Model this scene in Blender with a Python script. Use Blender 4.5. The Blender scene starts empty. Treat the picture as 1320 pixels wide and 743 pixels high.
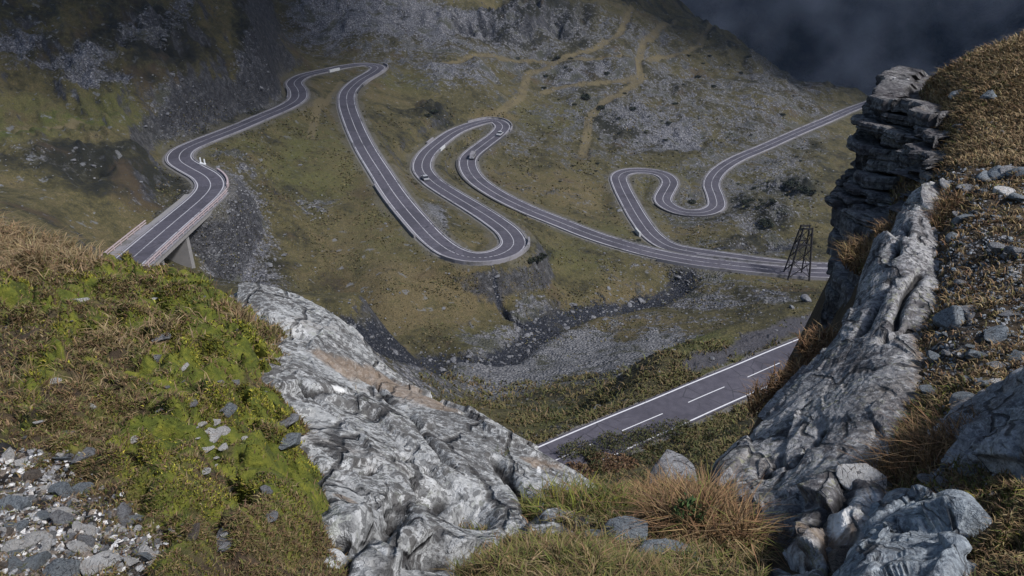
import bpy, bmesh, math, random
import numpy as np
from mathutils import Vector, Matrix
random.seed(7)
RNG = np.random.default_rng(11)
scene = bpy.context.scene
COL = scene.collection
R = math.radians
# ------------------------------------------------------------------ camera model (metres, camera eye at the origin, looking down the valley)
PITCH, FPX, CU, CV = R(26.0), 1036.0, 660.0, 371.5
CP, SP = math.cos(PITCH), math.sin(PITCH)
def ray(u, v):
    a, b = (u - CU) / FPX, (CV - v) / FPX
    d = np.array([a, CP + b * SP, -SP + b * CP])
    return d / np.linalg.norm(d)
def P(u, v, s):           # a surveyed point: sight line and slant distance
    return ray(u, v) * s
def PZ(u, v, z):          # a surveyed point: sight line and level
    d = ray(u, v); return d * (z / d[2])

# ------------------------------------------------------------------ noise
_perm = RNG.permutation(256); _perm = np.concatenate([_perm, _perm, _perm]).astype(np.int64)
_g3 = RNG.normal(size=(256, 3)); _g3 /= np.linalg.norm(_g3, axis=1)[:, None]
_ga = RNG.uniform(0, 2 * math.pi, 256); _g2 = np.stack([np.cos(_ga), np.sin(_ga)], 1)
def perlin2(x, y):
    xi = np.floor(x).astype(np.int64); yi = np.floor(y).astype(np.int64)
    fx, fy = x - xi, y - yi; xi &= 255; yi &= 255
    u = fx * fx * fx * (fx * (fx * 6 - 15) + 10); v = fy * fy * fy * (fy * (fy * 6 - 15) + 10)
    def g(ix, iy, dx, dy):
        h = _perm[_perm[(xi + ix) & 255] + ((yi + iy) & 255)]
        return _g2[h, 0] * dx + _g2[h, 1] * dy
    a = g(0, 0, fx, fy); b = g(1, 0, fx - 1, fy); c = g(0, 1, fx, fy - 1); d = g(1, 1, fx - 1, fy - 1)
    return ((a + u * (b - a)) * (1 - v) + (c + u * (d - c)) * v) * 1.5
def perlin3(p):
    x, y, z = p[..., 0], p[..., 1], p[..., 2]
    xi = np.floor(x).astype(np.int64); yi = np.floor(y).astype(np.int64); zi = np.floor(z).astype(np.int64)
    fx, fy, fz = x - xi, y - yi, z - zi; xi &= 255; yi &= 255; zi &= 255
    f = lambda t: t * t * t * (t * (t * 6 - 15) + 10)
    u, v, w = f(fx), f(fy), f(fz)
    def g(ix, iy, iz):
        h = _perm[_perm[_perm[(xi + ix) & 255] + ((yi + iy) & 255)] + ((zi + iz) & 255)]
        gg = _g3[h]
        return gg[..., 0] * (fx - ix) + gg[..., 1] * (fy - iy) + gg[..., 2] * (fz - iz)
    L = lambda t, a, b: a + t * (b - a)
    return L(w, L(v, L(u, g(0,0,0), g(1,0,0)), L(u, g(0,1,0), g(1,1,0))), L(v, L(u, g(0,0,1), g(1,0,1)), L(u, g(0,1,1), g(1,1,1)))) * 1.5
def fbm2(x, y, o=4, ridged=False):
    t = np.zeros_like(x); a = 1.0; s = 0
    for i in range(o):
        n = perlin2(x + 17.3 * i, y + 9.1 * i)
        t += a * ((1 - 2 * np.abs(n)) if ridged else n); s += a
        x = x * 2.03; y = y * 2.03; a *= 0.5
    return t / s
def fbm3(p, o=4, ridged=False):
    t = np.zeros(p.shape[:-1]); a = 1.0; s = 0
    for i in range(o):
        n = perlin3(p + 13.7 * i)
        t += a * ((1 - 2 * np.abs(n)) if ridged else n); s += a
        p = p * 2.03; a *= 0.5
    return t / s
def worley2(x, y, seed=0):       # distance to the nearest of one jittered point per cell
    xi, yi = np.floor(x).astype(np.int64), np.floor(y).astype(np.int64); best = np.full(x.shape, 9.0)
    for i in (-1, 0, 1):
        for j in (-1, 0, 1):
            h = _perm[_perm[(xi + i + seed) & 255] + ((yi + j) & 255)]
            px = xi + i + .5 + .48 * _g2[h, 0] * ((h % 7) / 6); py = yi + j + .5 + .48 * _g2[(h * 3) % 256, 1] * ((h % 5) / 4)
            best = np.minimum(best, np.hypot(x - px, y - py))
    return best
def sstep(a, b, x):
    t = np.clip((x - a) / (b - a), 0, 1); return t * t * (3 - 2 * t)

# ------------------------------------------------------------------ meshes
def mesh_from(name, verts, faces, mat=None, smooth=True, attrs=None, colors=None):
    """faces: list of int arrays (n,k); attrs: {name: (n,) floats}; colors: {name: (n,3)}"""
    me = bpy.data.meshes.new(name)
    verts = np.asarray(verts, np.float32).reshape(-1, 3)
    faces = [np.asarray(f, np.int32) for f in faces if len(f)]
    me.vertices.add(len(verts)); me.vertices.foreach_set('co', verts.ravel())
    loops = np.concatenate([f.ravel() for f in faces])
    tot = np.concatenate([np.full(len(f), f.shape[1], np.int32) for f in faces])
    start = np.concatenate([[0], np.cumsum(tot)[:-1]]).astype(np.int32)
    me.loops.add(len(loops)); me.loops.foreach_set('vertex_index', loops)
    me.polygons.add(len(tot)); me.polygons.foreach_set('loop_start', start)
    me.polygons.foreach_set('use_smooth', np.full(len(tot), smooth, bool))
    me.update(calc_edges=True)
    for k, a in (attrs or {}).items():
        at = me.attributes.new(k, 'FLOAT', 'POINT'); at.data.foreach_set('value', np.asarray(a, np.float32).ravel())
    for k, a in (colors or {}).items():
        at = me.attributes.new(k, 'FLOAT_COLOR', 'POINT')
        c = np.ones((len(verts), 4), np.float32); c[:, :3] = np.asarray(a).reshape(-1, 3); at.data.foreach_set('color', c.ravel())
    if mat: me.materials.append(mat)
    return me
def link(name, me, parent=None, label=None, cat=None, group=None, kind=None, loc=None):
    o = bpy.data.objects.new(name, me); COL.objects.link(o)
    if parent: o.parent = parent
    if loc is not None: o.location = loc
    if label: o['label'] = label
    if cat: o['category'] = cat
    if group: o['group'] = group
    if kind: o['kind'] = kind
    return o
def grid_faces(n, m, off=0):
    i = np.arange(n * m, dtype=np.int32).reshape(n, m) + off
    return np.stack([i[:-1, :-1].ravel(), i[:-1, 1:].ravel(), i[1:, 1:].ravel(), i[1:, :-1].ravel()], 1)

# ------------------------------------------------------------------ node helper
class Nodes:
    def __init__(s, name):
        s.m = bpy.data.materials.new(name); s.m.use_nodes = True; s.t = s.m.node_tree
        s.b = s.t.nodes['Principled BSDF']; s.b.inputs['Specular IOR Level'].default_value = 0.25
        s.pos = s.n('ShaderNodeTexCoord').outputs['Object']
    def n(s, typ, **kw):
        nd = s.t.nodes.new(typ)
        for k, v in kw.items(): setattr(nd, k, v)
        return nd
    def put(s, sock, v):
        if isinstance(v, bpy.types.NodeSocket): s.t.links.new(v, sock)
        elif isinstance(v, (tuple, list)) and len(v) == 3 and sock.type == 'RGBA': sock.default_value = (*v, 1)
        else: sock.default_value = v
    def noise(s, scale, detail=4, rough=0.55, dist=0.0, vec=None, kind='FBM'):
        nd = s.n('ShaderNodeTexNoise', noise_type=kind); s.put(nd.inputs['Vector'], vec or s.pos)
        nd.inputs['Scale'].default_value = scale; nd.inputs['Detail'].default_value = detail
        nd.inputs['Roughness'].default_value = rough; nd.inputs['Distortion'].default_value = dist
        return nd.outputs['Fac']
    def voro(s, scale, feature='F1', vec=None, out='Distance', rnd=1.0):
        nd = s.n('ShaderNodeTexVoronoi', feature=feature); s.put(nd.inputs['Vector'], vec or s.pos)
        nd.inputs['Scale'].default_value = scale; nd.inputs['Randomness'].default_value = rnd
        return nd.outputs[out]
    def scalevec(s, sx, sy, sz, rot=(0, 0, 0)):
        nd = s.n('ShaderNodeMapping'); s.put(nd.inputs['Vector'], s.pos)
        nd.inputs['Scale'].default_value = (sx, sy, sz); nd.inputs['Rotation'].default_value = rot
        return nd.outputs[0]
    def math(s, op, a, b=0.0, clamp=False):
        nd = s.n('ShaderNodeMath', operation=op, use_clamp=clamp); s.put(nd.inputs[0], a); s.put(nd.inputs[1], b)
        return nd.outputs[0]
    def add(s, a, b): return s.math('ADD', a, b)
    def mul(s, a, b): return s.math('MULTIPLY', a, b)
    def step(s, x, a, b):
        nd = s.n('ShaderNodeMapRange', interpolation_type='SMOOTHSTEP'); s.put(nd.inputs[0], x)
        nd.inputs[1].default_value = a; nd.inputs[2].default_value = b
        return nd.outputs[0]
    def ramp(s, x, stops):
        nd = s.n('ShaderNodeValToRGB'); s.put(nd.inputs[0], x); e = nd.color_ramp.elements
        while len(e) < len(stops): e.new(0.5)
        for el, (p, c) in zip(e, stops): el.position = p; el.color = (*c, 1)
        return nd.outputs[0]
    def mix(s, f, a, b, typ='MIX'):
        nd = s.n('ShaderNodeMix', data_type='RGBA', blend_type=typ)
        s.put(nd.inputs[0], f); s.put(nd.inputs[6], a); s.put(nd.inputs[7], b); return nd.outputs[2]
    def attr(s, name, out='Fac'):
        return s.n('ShaderNodeAttribute', attribute_name=name).outputs[out]
    def bump(s, h, strength=0.5, dist=0.1, nrm=None):
        nd = s.n('ShaderNodeBump'); s.put(nd.inputs['Height'], h); nd.inputs['Strength'].default_value = strength; nd.inputs['Distance'].default_value = dist
        if nrm is not None: s.put(nd.inputs['Normal'], nrm)
        return nd.outputs[0]
    def done(s, color, rough=0.9, nrm=None):
        s.put(s.b.inputs['Base Color'], color); s.put(s.b.inputs['Roughness'], rough)
        if nrm is not None: s.put(s.b.inputs['Normal'], nrm)
        return s.m
def plain(name, c, rough=0.7, var=0.15, scale=3.0, metal=0.0):
    k = Nodes(name); n = k.noise(scale, 5, 0.6)
    col = k.mix(n, tuple(x * (1 - var) for x in c), tuple(min(1, x * (1 + var)) for x in c))
    k.b.inputs['Metallic'].default_value = metal
    return k.done(col, rough, k.bump(n, 0.2, 0.02))

# ================================================================== ROADS (traced centre lines, levels keyed along the way)
ROAD_A = [(120,378,-58.5),(157,345,-59.5),(205,303,None),(245,269,-61.3),(262,254,None),(272,240,None),(266,228,None),(245,216,-62.6),(231,206,None),(236,194,None),(264,181,-64),(300,167,None),(340,150,None),
          (370,137,-67),(384,127,None),(384,116,None),(379,107,None),(391,98,None),(420,91,-69.3),(450,85,None),(472,83,-70.5),(487,86,None),(483,92,-71),(463,104,None),(449,118,None),(447,132,-72.5),(455,158,None),(470,190,-75),(490,222,None),
          (512,255,None),(537,285,-78.3),(562,311,None),(586,327,None),(610,333,-80),(640,330,None),(662,317,-81),(657,301,None),(636,284,None),(608,266,-82.8),(578,248,None),(556,233,-84),(544,217,None),(549,200,-85),(566,184,None),
          (588,169,-86),(612,160,None),(636,155,None),(648,162,-87),(642,172,None),(624,186,-87.8),(605,202,None),(603,214,-88.8),(613,231,None),(640,250,-90.5),(680,270,None),(720,286,-92.5),(760,302,None),(800,315,-94.3),
          (850,328,None),(900,337,-96),(950,343,None),(1000,348,-97.2),(1060,352,-98),(1130,352,-98.6)]
ROAD_B = [(1130,346,-99.6),(1060,345,-99.5),(1000,340,None),(950,333,None),(900,326,None),(865,319,-99.4),(842,305,None),(825,284,None),(812,262,-100.5),(800,238,None),(798,227,None),(809,221,-102),(830,220,None),(853,224,None),(864,234,-103),(859,246,None),
          (854,258,-103.6),(863,267,None),(882,274,-104),(908,274,None),(923,267,-104.4),(922,253,None),(917,238,-105),(925,222,None),(948,206,-106.5),(985,190,None),(1030,170,-109.5),(1068,154,None),(1095,142,-113),(1140,126,-117)]
ROAD_C = [(470,715,-48.3),(600,652,-48.8),(700,601,-49.2),(760,574,None),(810,552,None),(860,531,-50),(910,509,None),(960,488,None),(1010,466,-50.8),(1080,437,None),(1180,400,-51.8)]
def road_line(ctrl, step=1.5):
    pts, zk = [], []
    uv = np.array([(c[0], c[1]) for c in ctrl], float)
    arc = np.concatenate([[0], np.cumsum(np.linalg.norm(np.diff(uv, axis=0), axis=1))])
    ks = [i for i, c in enumerate(ctrl) if c[2] is not None]
    z = np.interp(arc, arc[ks], [ctrl[i][2] for i in ks])
    w = np.array([PZ(u, v, zz) for (u, v), zz in zip(uv, z)])
    # centripetal Catmull-Rom
    out = []
    ext = np.vstack([2 * w[0] - w[1], w, 2 * w[-1] - w[-2]])
    for i in range(1, len(ext) - 2):
        p0, p1, p2, p3 = ext[i-1:i+3]
        t0 = 0; t1 = np.linalg.norm(p1-p0)**.5; t2 = t1 + np.linalg.norm(p2-p1)**.5; t3 = t2 + np.linalg.norm(p3-p2)**.5
        for t in np.linspace(t1, t2, 24, endpoint=False):
            A1 = (t1-t)/(t1-t0)*p0+(t-t0)/(t1-t0)*p1; A2 = (t2-t)/(t2-t1)*p1+(t-t1)/(t2-t1)*p2; A3 = (t3-t)/(t3-t2)*p2+(t-t2)/(t3-t2)*p3
            B1 = (t2-t)/(t2-t0)*A1+(t-t0)/(t2-t0)*A2; B2 = (t3-t)/(t3-t1)*A2+(t-t1)/(t3-t1)*A3
            out.append((t2-t)/(t2-t1)*B1+(t-t1)/(t2-t1)*B2)
    out.append(w[-1]); out = np.array(out)
    a = np.concatenate([[0], np.cumsum(np.linalg.norm(np.diff(out, axis=0), axis=1))])
    s = np.arange(0, a[-1], step)
    r = np.stack([np.interp(s, a, out[:, k]) for k in range(3)], 1)
    for _ in range(4): r[1:-1] = r[1:-1] * .5 + (r[:-2] + r[2:]) * .25
    return r
RA, RB, RC = road_line(ROAD_A), road_line(ROAD_B), road_line(ROAD_C, 1.0)
def side_of(r):
    t = np.gradient(r, axis=0); t[:, 2] = 0; t /= np.linalg.norm(t, axis=1)[:, None]
    return np.stack([t[:, 1], -t[:, 0], 0 * t[:, 0]], 1)       # right-hand side of travel
NA, NB, NC = side_of(RA), side_of(RB), side_of(RC)
def near_idx(r, u, v):
    d = ray(u, v); q = r / np.linalg.norm(r, axis=1)[:, None]
    return int(np.argmax(q @ d))

# ================================================================== TERRAIN: one fan of ground, levels interpolated between surveyed points
S_PTS = [  # u, v, slant distance
 # valley: grass between the roads, slopes, stream
 (500,370,187),(540,400,184),(600,400,188),(430,310,212),(450,250,240),(380,260,232),(400,200,262),(350,330,200),(300,370,190),(250,300,200),(440,415,182),(500,440,174),(560,462,168),(650,467,170),(700,432,188),(740,402,208),(800,392,216),
 (880,366,242),(950,400,216),(1030,400,200),(900,400,214),(1030,430,150),(960,315,285),(1040,312,290),(560,150,335),(520,130,360),(640,230,292),(600,280,235),(560,260,258),(600,230,290),
 (720,330,225),(780,345,225),(700,370,205),(640,380,200),(620,350,203),
 (270,150,262),(200,100,272),(100,50,282),(0,0,300),(250,0,330),(300,100,302),(335,60,322),(350,100,318),(120,0,305),(370,60,432),(400,80,398),(440,60,425),(450,0,462),(380,0,470),(330,0,480),
 (0,180,228),(130,185,236),(60,140,254),(100,250,196),(0,250,190),(180,250,200),(170,215,215),(0,310,140),(100,330,150),
 (560,100,380),(640,145,362),(700,85,440),(780,55,485),(660,0,510),(550,0,482),(800,0,560),(750,180,362),(700,200,335),(830,110,445),(760,150,390),(720,240,305),(780,270,300),(850,190,385),
 (900,200,378),(950,110,500),(1020,120,530),(860,30,600),(950,62,600),(1090,128,565),(950,290,280),(1020,280,300),(1040,210,400),(890,245,330),(830,260,318),(960,160,440),
 (750,470,165),(750,508,118),(900,450,165),(900,472,118),(970,425,140),(820,440,178),(620,520,130),(700,500,138),(600,500,140),(820,500,112),
 (850,560,82),(850,600,71),(760,615,72),(940,540,84),(900,575,76),(800,590,73),(600,470,158),
 # above the frame
 (0,-150,350),(250,-150,400),(450,-150,520),(660,-150,590),(800,-150,660),
 # foreground: mossy knoll
 (0,743,2.5),(200,743,2.45),(380,743,2.62),(-150,743,2.5),(-150,500,4.4),(0,600,3.4),(200,600,3.35),(352,600,3.62),(0,450,5.2),(200,450,5.2),(325,480,5.05),(0,303,9),(75,322,8.5),(150,346,8.0),(225,372,7.5),(285,390,7.2),(-150,290,9.5),(100,380,6.6),(0,370,6.9),
 (0,900,2.0),(300,900,2.0),(660,900,2.2),(1000,900,2.1),(1320,900,2.0),(-150,1000,1.9),(1500,900,2.0),
 (410,560,5.1),(430,640,4.3),(440,700,3.7),(400,500,6.0),(375,640,3.6),(480,560,5.9),(520,640,4.9),(560,700,4.3),(520,760,3.7),(480,720,3.8),(430,470,7.4),(390,420,8.8),(620,600,6.3),(680,640,5.7),(640,670,4.9),
 # mid bank
 (600,743,3.6),(640,743,3.3),(760,743,3.1),(655,710,3.75),(700,690,4.05),(760,655,4.7),(850,628,5.4),(930,640,5.0),(860,710,3.8),(950,743,3.5),(1050,743,3.7),(1060,650,4.9),(1010,700,4.4),(1110,700,3.8),
 # right slope
 (1320,743,2.8),(1150,743,3.2),(1320,600,4.0),(1200,600,4.35),(1230,420,6.8),(1320,420,6.6),(1500,420,6.6),(1230,310,9.3),(1320,300,9.4),(1215,230,11.3),(1320,180,13.2),(1230,150,14.2),(1500,180,13),(1200,112,16.4),(1320,49,17.5),(1250,77,17.2),(1450,15,17.5),(1190,100,17.0),
]
A_PTS = [  # azimuth (deg), horizontal distance, level: where the ground falls away out of sight
 (-40,13,-8),(-30,12,-8),(-22,11,-7.5),(-15,10,-8),(-8,9,-8),(0,8,-8.5),(6,8,-8.5),(10,8.5,-9),(14,10,-10),(17,12,-12),
 (-40,25,-20),(-30,25,-20),(-20,25,-20),(-10,25,-22),(0,20,-19),(8,20,-20),(16,25,-24),(22,24,-20),(-40,60,-32),(-28,60,-34),(-15,60,-38),(0,40,-33.5),(8,40,-33.5),(15,45,-35),(22,50,-34),(28,26,-8),(34,26,-7),(42,25,-6),(28,50,-30),(38,50,-28),
 (30,100,-55),(42,100,-50),(28,200,-85),(42,200,-70),(42,400,-100),(30,330,-105),(-40,110,-42),(-25,110,-46),(-12,100,-48),
 (-60,10,-2.5),(-60,100,-30),(-60,300,-10),(60,15,-2),(60,100,-40),(60,400,-60),(-60,3,-1.6),(60,3,-1.6),(-60,600,60),(60,800,-150),
 (23,700,-190),(30,600,-190),(42,700,-230),(12,900,-150),(18,850,-190),(30,1200,-330),(12,1200,-250),(42,1200,-330),(20,1200,-320),(0,900,60),(-15,800,60),(-30,700,80),(0,1200,160),(-20,1200,200),(-45,1200,220),(7,640,-58),(7,760,-60),(60,1200,-300),
]
ctrl = [P(*p) for p in S_PTS]
for (deg, r, z) in A_PTS: ctrl.append(np.array([r * math.sin(R(deg)), r * math.cos(R(deg)), z]))
for rr, st in ((RA, 9), (RB, 9), (RC, 12)):
    idx = np.arange(4, len(rr), st)
    for k in idx:
        p = rr[k].copy(); p[2] -= 0.2
        ctrl.append(p)
ctrl = np.array(ctrl)
# the ground under the bridge lies lower than the deck
b0, b1 = near_idx(RA, 120, 378), near_idx(RA, 252, 263)
keep = np.ones(len(ctrl), bool)
for k, c in enumerate(ctrl):
    d = np.hypot(*(RA[b0:b1+1, :2] - c[:2]).T)
    if d.min() < 4 and abs(c[2] - RA[b0 + d.argmin(), 2]) < 1.5: keep[k] = False
ctrl = ctrl[keep]
under = [RA[k] + np.array([0, 0, -dz]) for k, dz in ((b0, 10), (int(b0*.6+b1*.4), 8.5), (int(b0*.3+b1*.7), 6.5), (b1 - 3, 4))]
ctrl = np.vstack([ctrl, under])
NT, NR = 860, 1400
TH = np.linspace(R(-52), R(52), NT); LR = np.linspace(math.log(1.1), math.log(1500), NR)
def tl(x, y): return np.stack([np.arctan2(x, y) * 2.2, np.log(np.hypot(x, y))], -1)
cq = tl(ctrl[:, 0], ctrl[:, 1])
cv = ctrl[:, 2] / np.hypot(ctrl[:, 0], ctrl[:, 1])       # slope of the sight line: well scaled from arm's length to the far ridge
K = np.linalg.norm(cq[:, None] - cq[None], axis=-1); n = len(cq)
A = np.zeros((n + 3, n + 3)); A[:n, :n] = K - 2e-3 * np.eye(n); A[:n, n] = 1; A[:n, n+1:] = cq; A[n, :n] = 1; A[n+1:, :n] = cq.T
sol = np.linalg.solve(A, np.concatenate([cv, np.zeros(3)]))
cth = np.linspace(TH[0], TH[-1], 216); clr = np.linspace(LR[0], LR[-1], 351)
G = np.stack(np.meshgrid(cth * 2.2, clr), -1)
Zc = np.zeros(G.shape[:2])
for i in range(0, 351, 27):
    g = G[i:i+27]; Zc[i:i+27] = np.linalg.norm(g[:, :, None] - cq, axis=-1) @ sol[:n] + sol[n] + g @ sol[n+1:]
for _ in range(2):   # the linear kernel leaves small cones at the points: relax them
    Zs = Zc.copy(); Zs[1:-1, 1:-1] = .4 * Zc[1:-1, 1:-1] + .15 * (Zc[:-2, 1:-1] + Zc[2:, 1:-1] + Zc[1:-1, :-2] + Zc[1:-1, 2:]); Zc = Zs
def upsample(Zc, xo, xn, axis):
    i = np.clip(np.searchsorted(xo, xn) - 1, 0, len(xo) - 2); t = (xn - xo[i]) / (xo[1] - xo[0])
    tk = lambda j: np.take(Zc, np.clip(j, 0, len(xo) - 1), axis=axis)
    sh = [1, 1]; sh[axis] = -1; t = t.reshape(sh)
    a, b, c, d = tk(i-1), tk(i), tk(i+1), tk(i+2)
    return b + .5 * t * (c - a + t * (2*a - 5*b + 4*c - d + t * (3*(b - c) + d - a)))
Z = upsample(upsample(Zc, clr, LR, 0), cth, TH, 1) * np.exp(LR)[:, None]
TT, LL = np.meshgrid(TH, LR); RR = np.exp(LL)
X, Y = RR * np.sin(TT), RR * np.cos(TT)
def gz(x, y, arr=None):       # look up the ground (or any layer of it) at x, y
    arr = Z if arr is None else arr
    x = np.asarray(x, float); y = np.asarray(y, float)
    a = (np.arctan2(x, y) - TH[0]) / (TH[1] - TH[0]); b = (np.log(np.maximum(np.hypot(x, y), 1.11)) - LR[0]) / (LR[1] - LR[0])
    a = np.clip(a, 0, NT - 1.001); b = np.clip(b, 0, NR - 1.001)
    i, j = b.astype(int), a.astype(int); fb, fa = b - i, a - j
    return (arr[i, j] * (1-fa) + arr[i, j+1] * fa) * (1-fb) + (arr[i+1, j] * (1-fa) + arr[i+1, j+1] * fa) * fb
def hit(u, v, s0=1.5, s1=1400):
    d = ray(u, v); s = np.exp(np.linspace(math.log(s0), math.log(s1), 600))
    p = s[:, None] * d; below = p[:, 2] < gz(p[:, 0], p[:, 1])
    k = int(np.argmax(below)) if below.any() else len(s) - 1
    a, b = s[max(k-1, 0)], s[k]
    for _ in range(12):
        m = .5 * (a + b); q = m * d
        if q[2] < gz(q[0], q[1]): b = m
        else: a = m
    return d * b
# distance from every ground point to a line laid over it
def stamp(line, radius, vals=None):
    D = np.full((NR, NT), 1e9); V = np.zeros((NR, NT))
    dth, dlr = TH[1] - TH[0], LR[1] - LR[0]
    for k, p in enumerate(line):
        r = math.hypot(p[0], p[1]); th = math.atan2(p[0], p[1])
        w = radius / r
        i0, i1 = int((math.log(max(r - radius, 1.2)) - LR[0]) / dlr), int((math.log(r + radius) - LR[0]) / dlr) + 2
        j0, j1 = int((th - 1.1 * w - TH[0]) / dth), int((th + 1.1 * w - TH[0]) / dth) + 2
        i0, j0 = max(i0, 0), max(j0, 0); i1, j1 = min(i1, NR), min(j1, NT)
        if i1 <= i0 or j1 <= j0: continue
        d = np.hypot(X[i0:i1, j0:j1] - p[0], Y[i0:i1, j0:j1] - p[1])
        sub = D[i0:i1, j0:j1]; m = d < sub; sub[m] = d[m]
        if vals is not None: V[i0:i1, j0:j1][m] = vals[k]
    return D, V
def dense(line, step):
    line = np.asarray(line); a = np.concatenate([[0], np.cumsum(np.linalg.norm(np.diff(line[:, :2], axis=0), axis=1))])
    s = np.arange(0, a[-1], step); return np.stack([np.interp(s, a, line[:, k]) for k in range(line.shape[1])], 1)
HALF = 3.5
nearbridge = np.zeros(len(RA), bool); nearbridge[max(b0-40, 0):b1 - 2] = True
dA, zA = stamp(RA[~nearbridge], 24, RA[~nearbridge, 2]); dB, zB = stamp(RB, 24, RB[:, 2]); dC, zC = stamp(RC, 16, RC[:, 2])
# layers of ground cover as world-placed ellipses and lines
def ellipse(u, v, ru, rv):
    c = hit(u, v); a = (hit(u + ru, v) - hit(u - ru, v))[:2] / 2; b = (hit(u, v - rv) - hit(u, v + rv))[:2] / 2
    r = math.hypot(c[0], c[1])
    lim = lambda w: w * min(1.0, 0.5 * r / max(np.linalg.norm(w), 1e-6))
    a, b = lim(a), lim(b)
    M = np.array([a, b]).T
    if abs(np.linalg.det(M)) < 1e-9: return None
    I = np.linalg.inv(M); dx, dy = X - c[0], Y - c[1]
    q = np.hypot(I[0, 0] * dx + I[0, 1] * dy, I[1, 0] * dx + I[1, 1] * dy)
    if r > 30: q = q + .5 * WARP
    return np.clip(1.6 - q, 0, 1)
WARP = 1.5 * fbm2(X / 26 + 80, Y / 26, 5)
def cover(lst):
    m = np.zeros((NR, NT))
    for e in lst:
        q = ellipse(*e[:4])
        if q is not None: m = np.maximum(m, q * (e[4] if len(e) > 4 else 1))
    return m
def ways(lines, width):
    m = np.zeros((NR, NT))
    for ln in lines:
        w = ln[0] if isinstance(ln[0], (int, float)) else width
        pts = ln[1:] if isinstance(ln[0], (int, float)) else ln
        L = dense([hit(u, v) for u, v in pts], 1.0)
        d, _ = stamp(L, w * 2.2); m = np.maximum(m, np.clip(1.6 - d / w, 0, 1))
    return m
SCREE = [(850,130,170,80,.58),(760,60,150,50,.56),(960,160,110,50,.55),(620,60,120,40,.6),(1010,125,80,40,.6),(540,60,120,40,.55),(700,190,80,40,.45),(520,25,120,34),(430,30,60,30),(590,95,55,20,.8),(740,95,50,16,.75),(835,165,48,28,.75),(870,180,40,20),(270,270,40,40),(310,350,50,45,.8),(700,480,70,26),(790,470,70,22),(640,470,40,16,.8),(860,440,60,16,.8),(562,285,16,22),(80,95,60,12,1),(130,122,40,14,1),(30,68,40,12,1),(240,30,30,14,.6),(200,60,50,14,.6),
         (240,140,50,26,.55),(335,110,26,30,.7),(690,395,30,12,.6),(900,395,60,10,.7),(980,385,40,10,.7),(410,270,30,12,.5),(960,100,50,20,.55),(900,110,60,30,.5),(60,225,60,16,.3),(640,155,16,8,.7),(1000,150,60,10,.4),(990,318,50,5,.7),(700,165,60,30,.35),(200,270,40,20,.25),(560,480,60,20,.7),(960,440,30,10,.4)]
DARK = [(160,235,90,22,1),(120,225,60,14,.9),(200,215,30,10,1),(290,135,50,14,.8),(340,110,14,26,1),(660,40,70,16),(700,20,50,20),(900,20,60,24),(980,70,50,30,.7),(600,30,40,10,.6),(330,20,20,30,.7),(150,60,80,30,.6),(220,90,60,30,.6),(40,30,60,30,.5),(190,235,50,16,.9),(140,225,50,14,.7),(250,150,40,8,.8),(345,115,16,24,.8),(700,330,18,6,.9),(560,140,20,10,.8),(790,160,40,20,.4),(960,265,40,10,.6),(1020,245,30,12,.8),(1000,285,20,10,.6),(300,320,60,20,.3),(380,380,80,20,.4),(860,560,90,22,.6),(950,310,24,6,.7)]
GREEN = [(70,180,120,22),(20,195,80,12),(420,200,60,40,.6),(300,200,50,14,.5),(640,440,50,14,.7),(820,300,70,14,.4),(720,540,60,20,.8),(860,480,70,14,.8),(500,300,50,30,.5),(950,360,60,8,.6),(760,330,60,20,.4),(900,240,100,30,.3),(530,105,40,16,.5),(720,150,60,20,.4)]
TAN = [(640,150,26,8),(700,240,60,30,.3),(820,380,80,10,.4),(440,300,70,40,.4),(760,250,50,20,.4),(560,380,80,40,.5),(880,300,60,10,.5),(800,420,60,8,.5),(460,220,50,30,.3),(840,430,70,8,.5),(900,250,30,10,.6),(1000,360,40,6,.5)]
FAN = [(700,475,90,34),(790,465,80,26),(650,490,60,26,.9),(860,442,60,16,.8),(560,287,14,16,.8),(640,440,60,20,.5)]
TRACK = [[(640,148),(672,125),(680,95),(715,80),(760,68),(800,48),(815,15)],[(560,84),(620,78),(690,76),(760,82),(830,82),(900,68),(960,66)],[(700,118),(730,108),(800,108),(832,104)],[(752,205),(760,150),(790,128),(825,108),(822,85),(830,60),(870,35)],[1.4,(0,192),(60,186),(110,180)],[1.4,(440,105),(410,140),(400,180)]]
STREAM = [[(400,398),(440,412),(480,428),(520,446),(560,458),(610,466),(650,462),(675,442),(700,424),(735,408),(790,392),(840,384),(875,372),(888,352),(905,338)],[.7,(632,352),(634,372),(640,392),(655,412),(690,428)],[1.5,(920,322),(960,318),(1000,316),(1045,312)]]
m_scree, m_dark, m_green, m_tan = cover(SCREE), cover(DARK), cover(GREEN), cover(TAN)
m_fan = cover(FAN)
m_track, m_stream = ways(TRACK, 2.0), ways(STREAM, 3.6)
# near-ground layers
MOSS = [(130,372,130,22),(240,385,70,26),(330,450,40,34,.8),(110,375,120,26),(240,395,55,26),(60,410,70,24),(180,440,90,22,.7),(330,475,40,26),(300,560,90,44),(230,600,70,40),(360,640,60,50),(380,690,50,40),(80,500,80,20,.5),(150,560,60,24,.6),(60,570,60,20,.6),(280,680,60,30,.7),(250,400,50,20),(100,600,40,20,.5),(1290,690,40,40,.9),(1270,610,60,12,.6),(1260,520,40,20,.4),(1290,720,60,30,.5),(1235,345,30,12,.4)]
GRAVEL = [(40,640,60,34),(60,705,110,46),(160,728,70,26),(20,610,46,18),(100,670,46,22,.8),(1240,440,60,40,.6),(1220,550,30,30,.5)]
BARE = [(1260,230,70,60,.55),(1270,350,80,70,.75),(1290,460,60,50,.6),(1230,260,40,30,.5),(1215,500,40,60,.6),(1280,200,60,30,.35),(1230,600,60,20,.7)]
m_moss, m_gravel, m_bare = cover(MOSS), cover(GRAVEL), cover(BARE)
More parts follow.
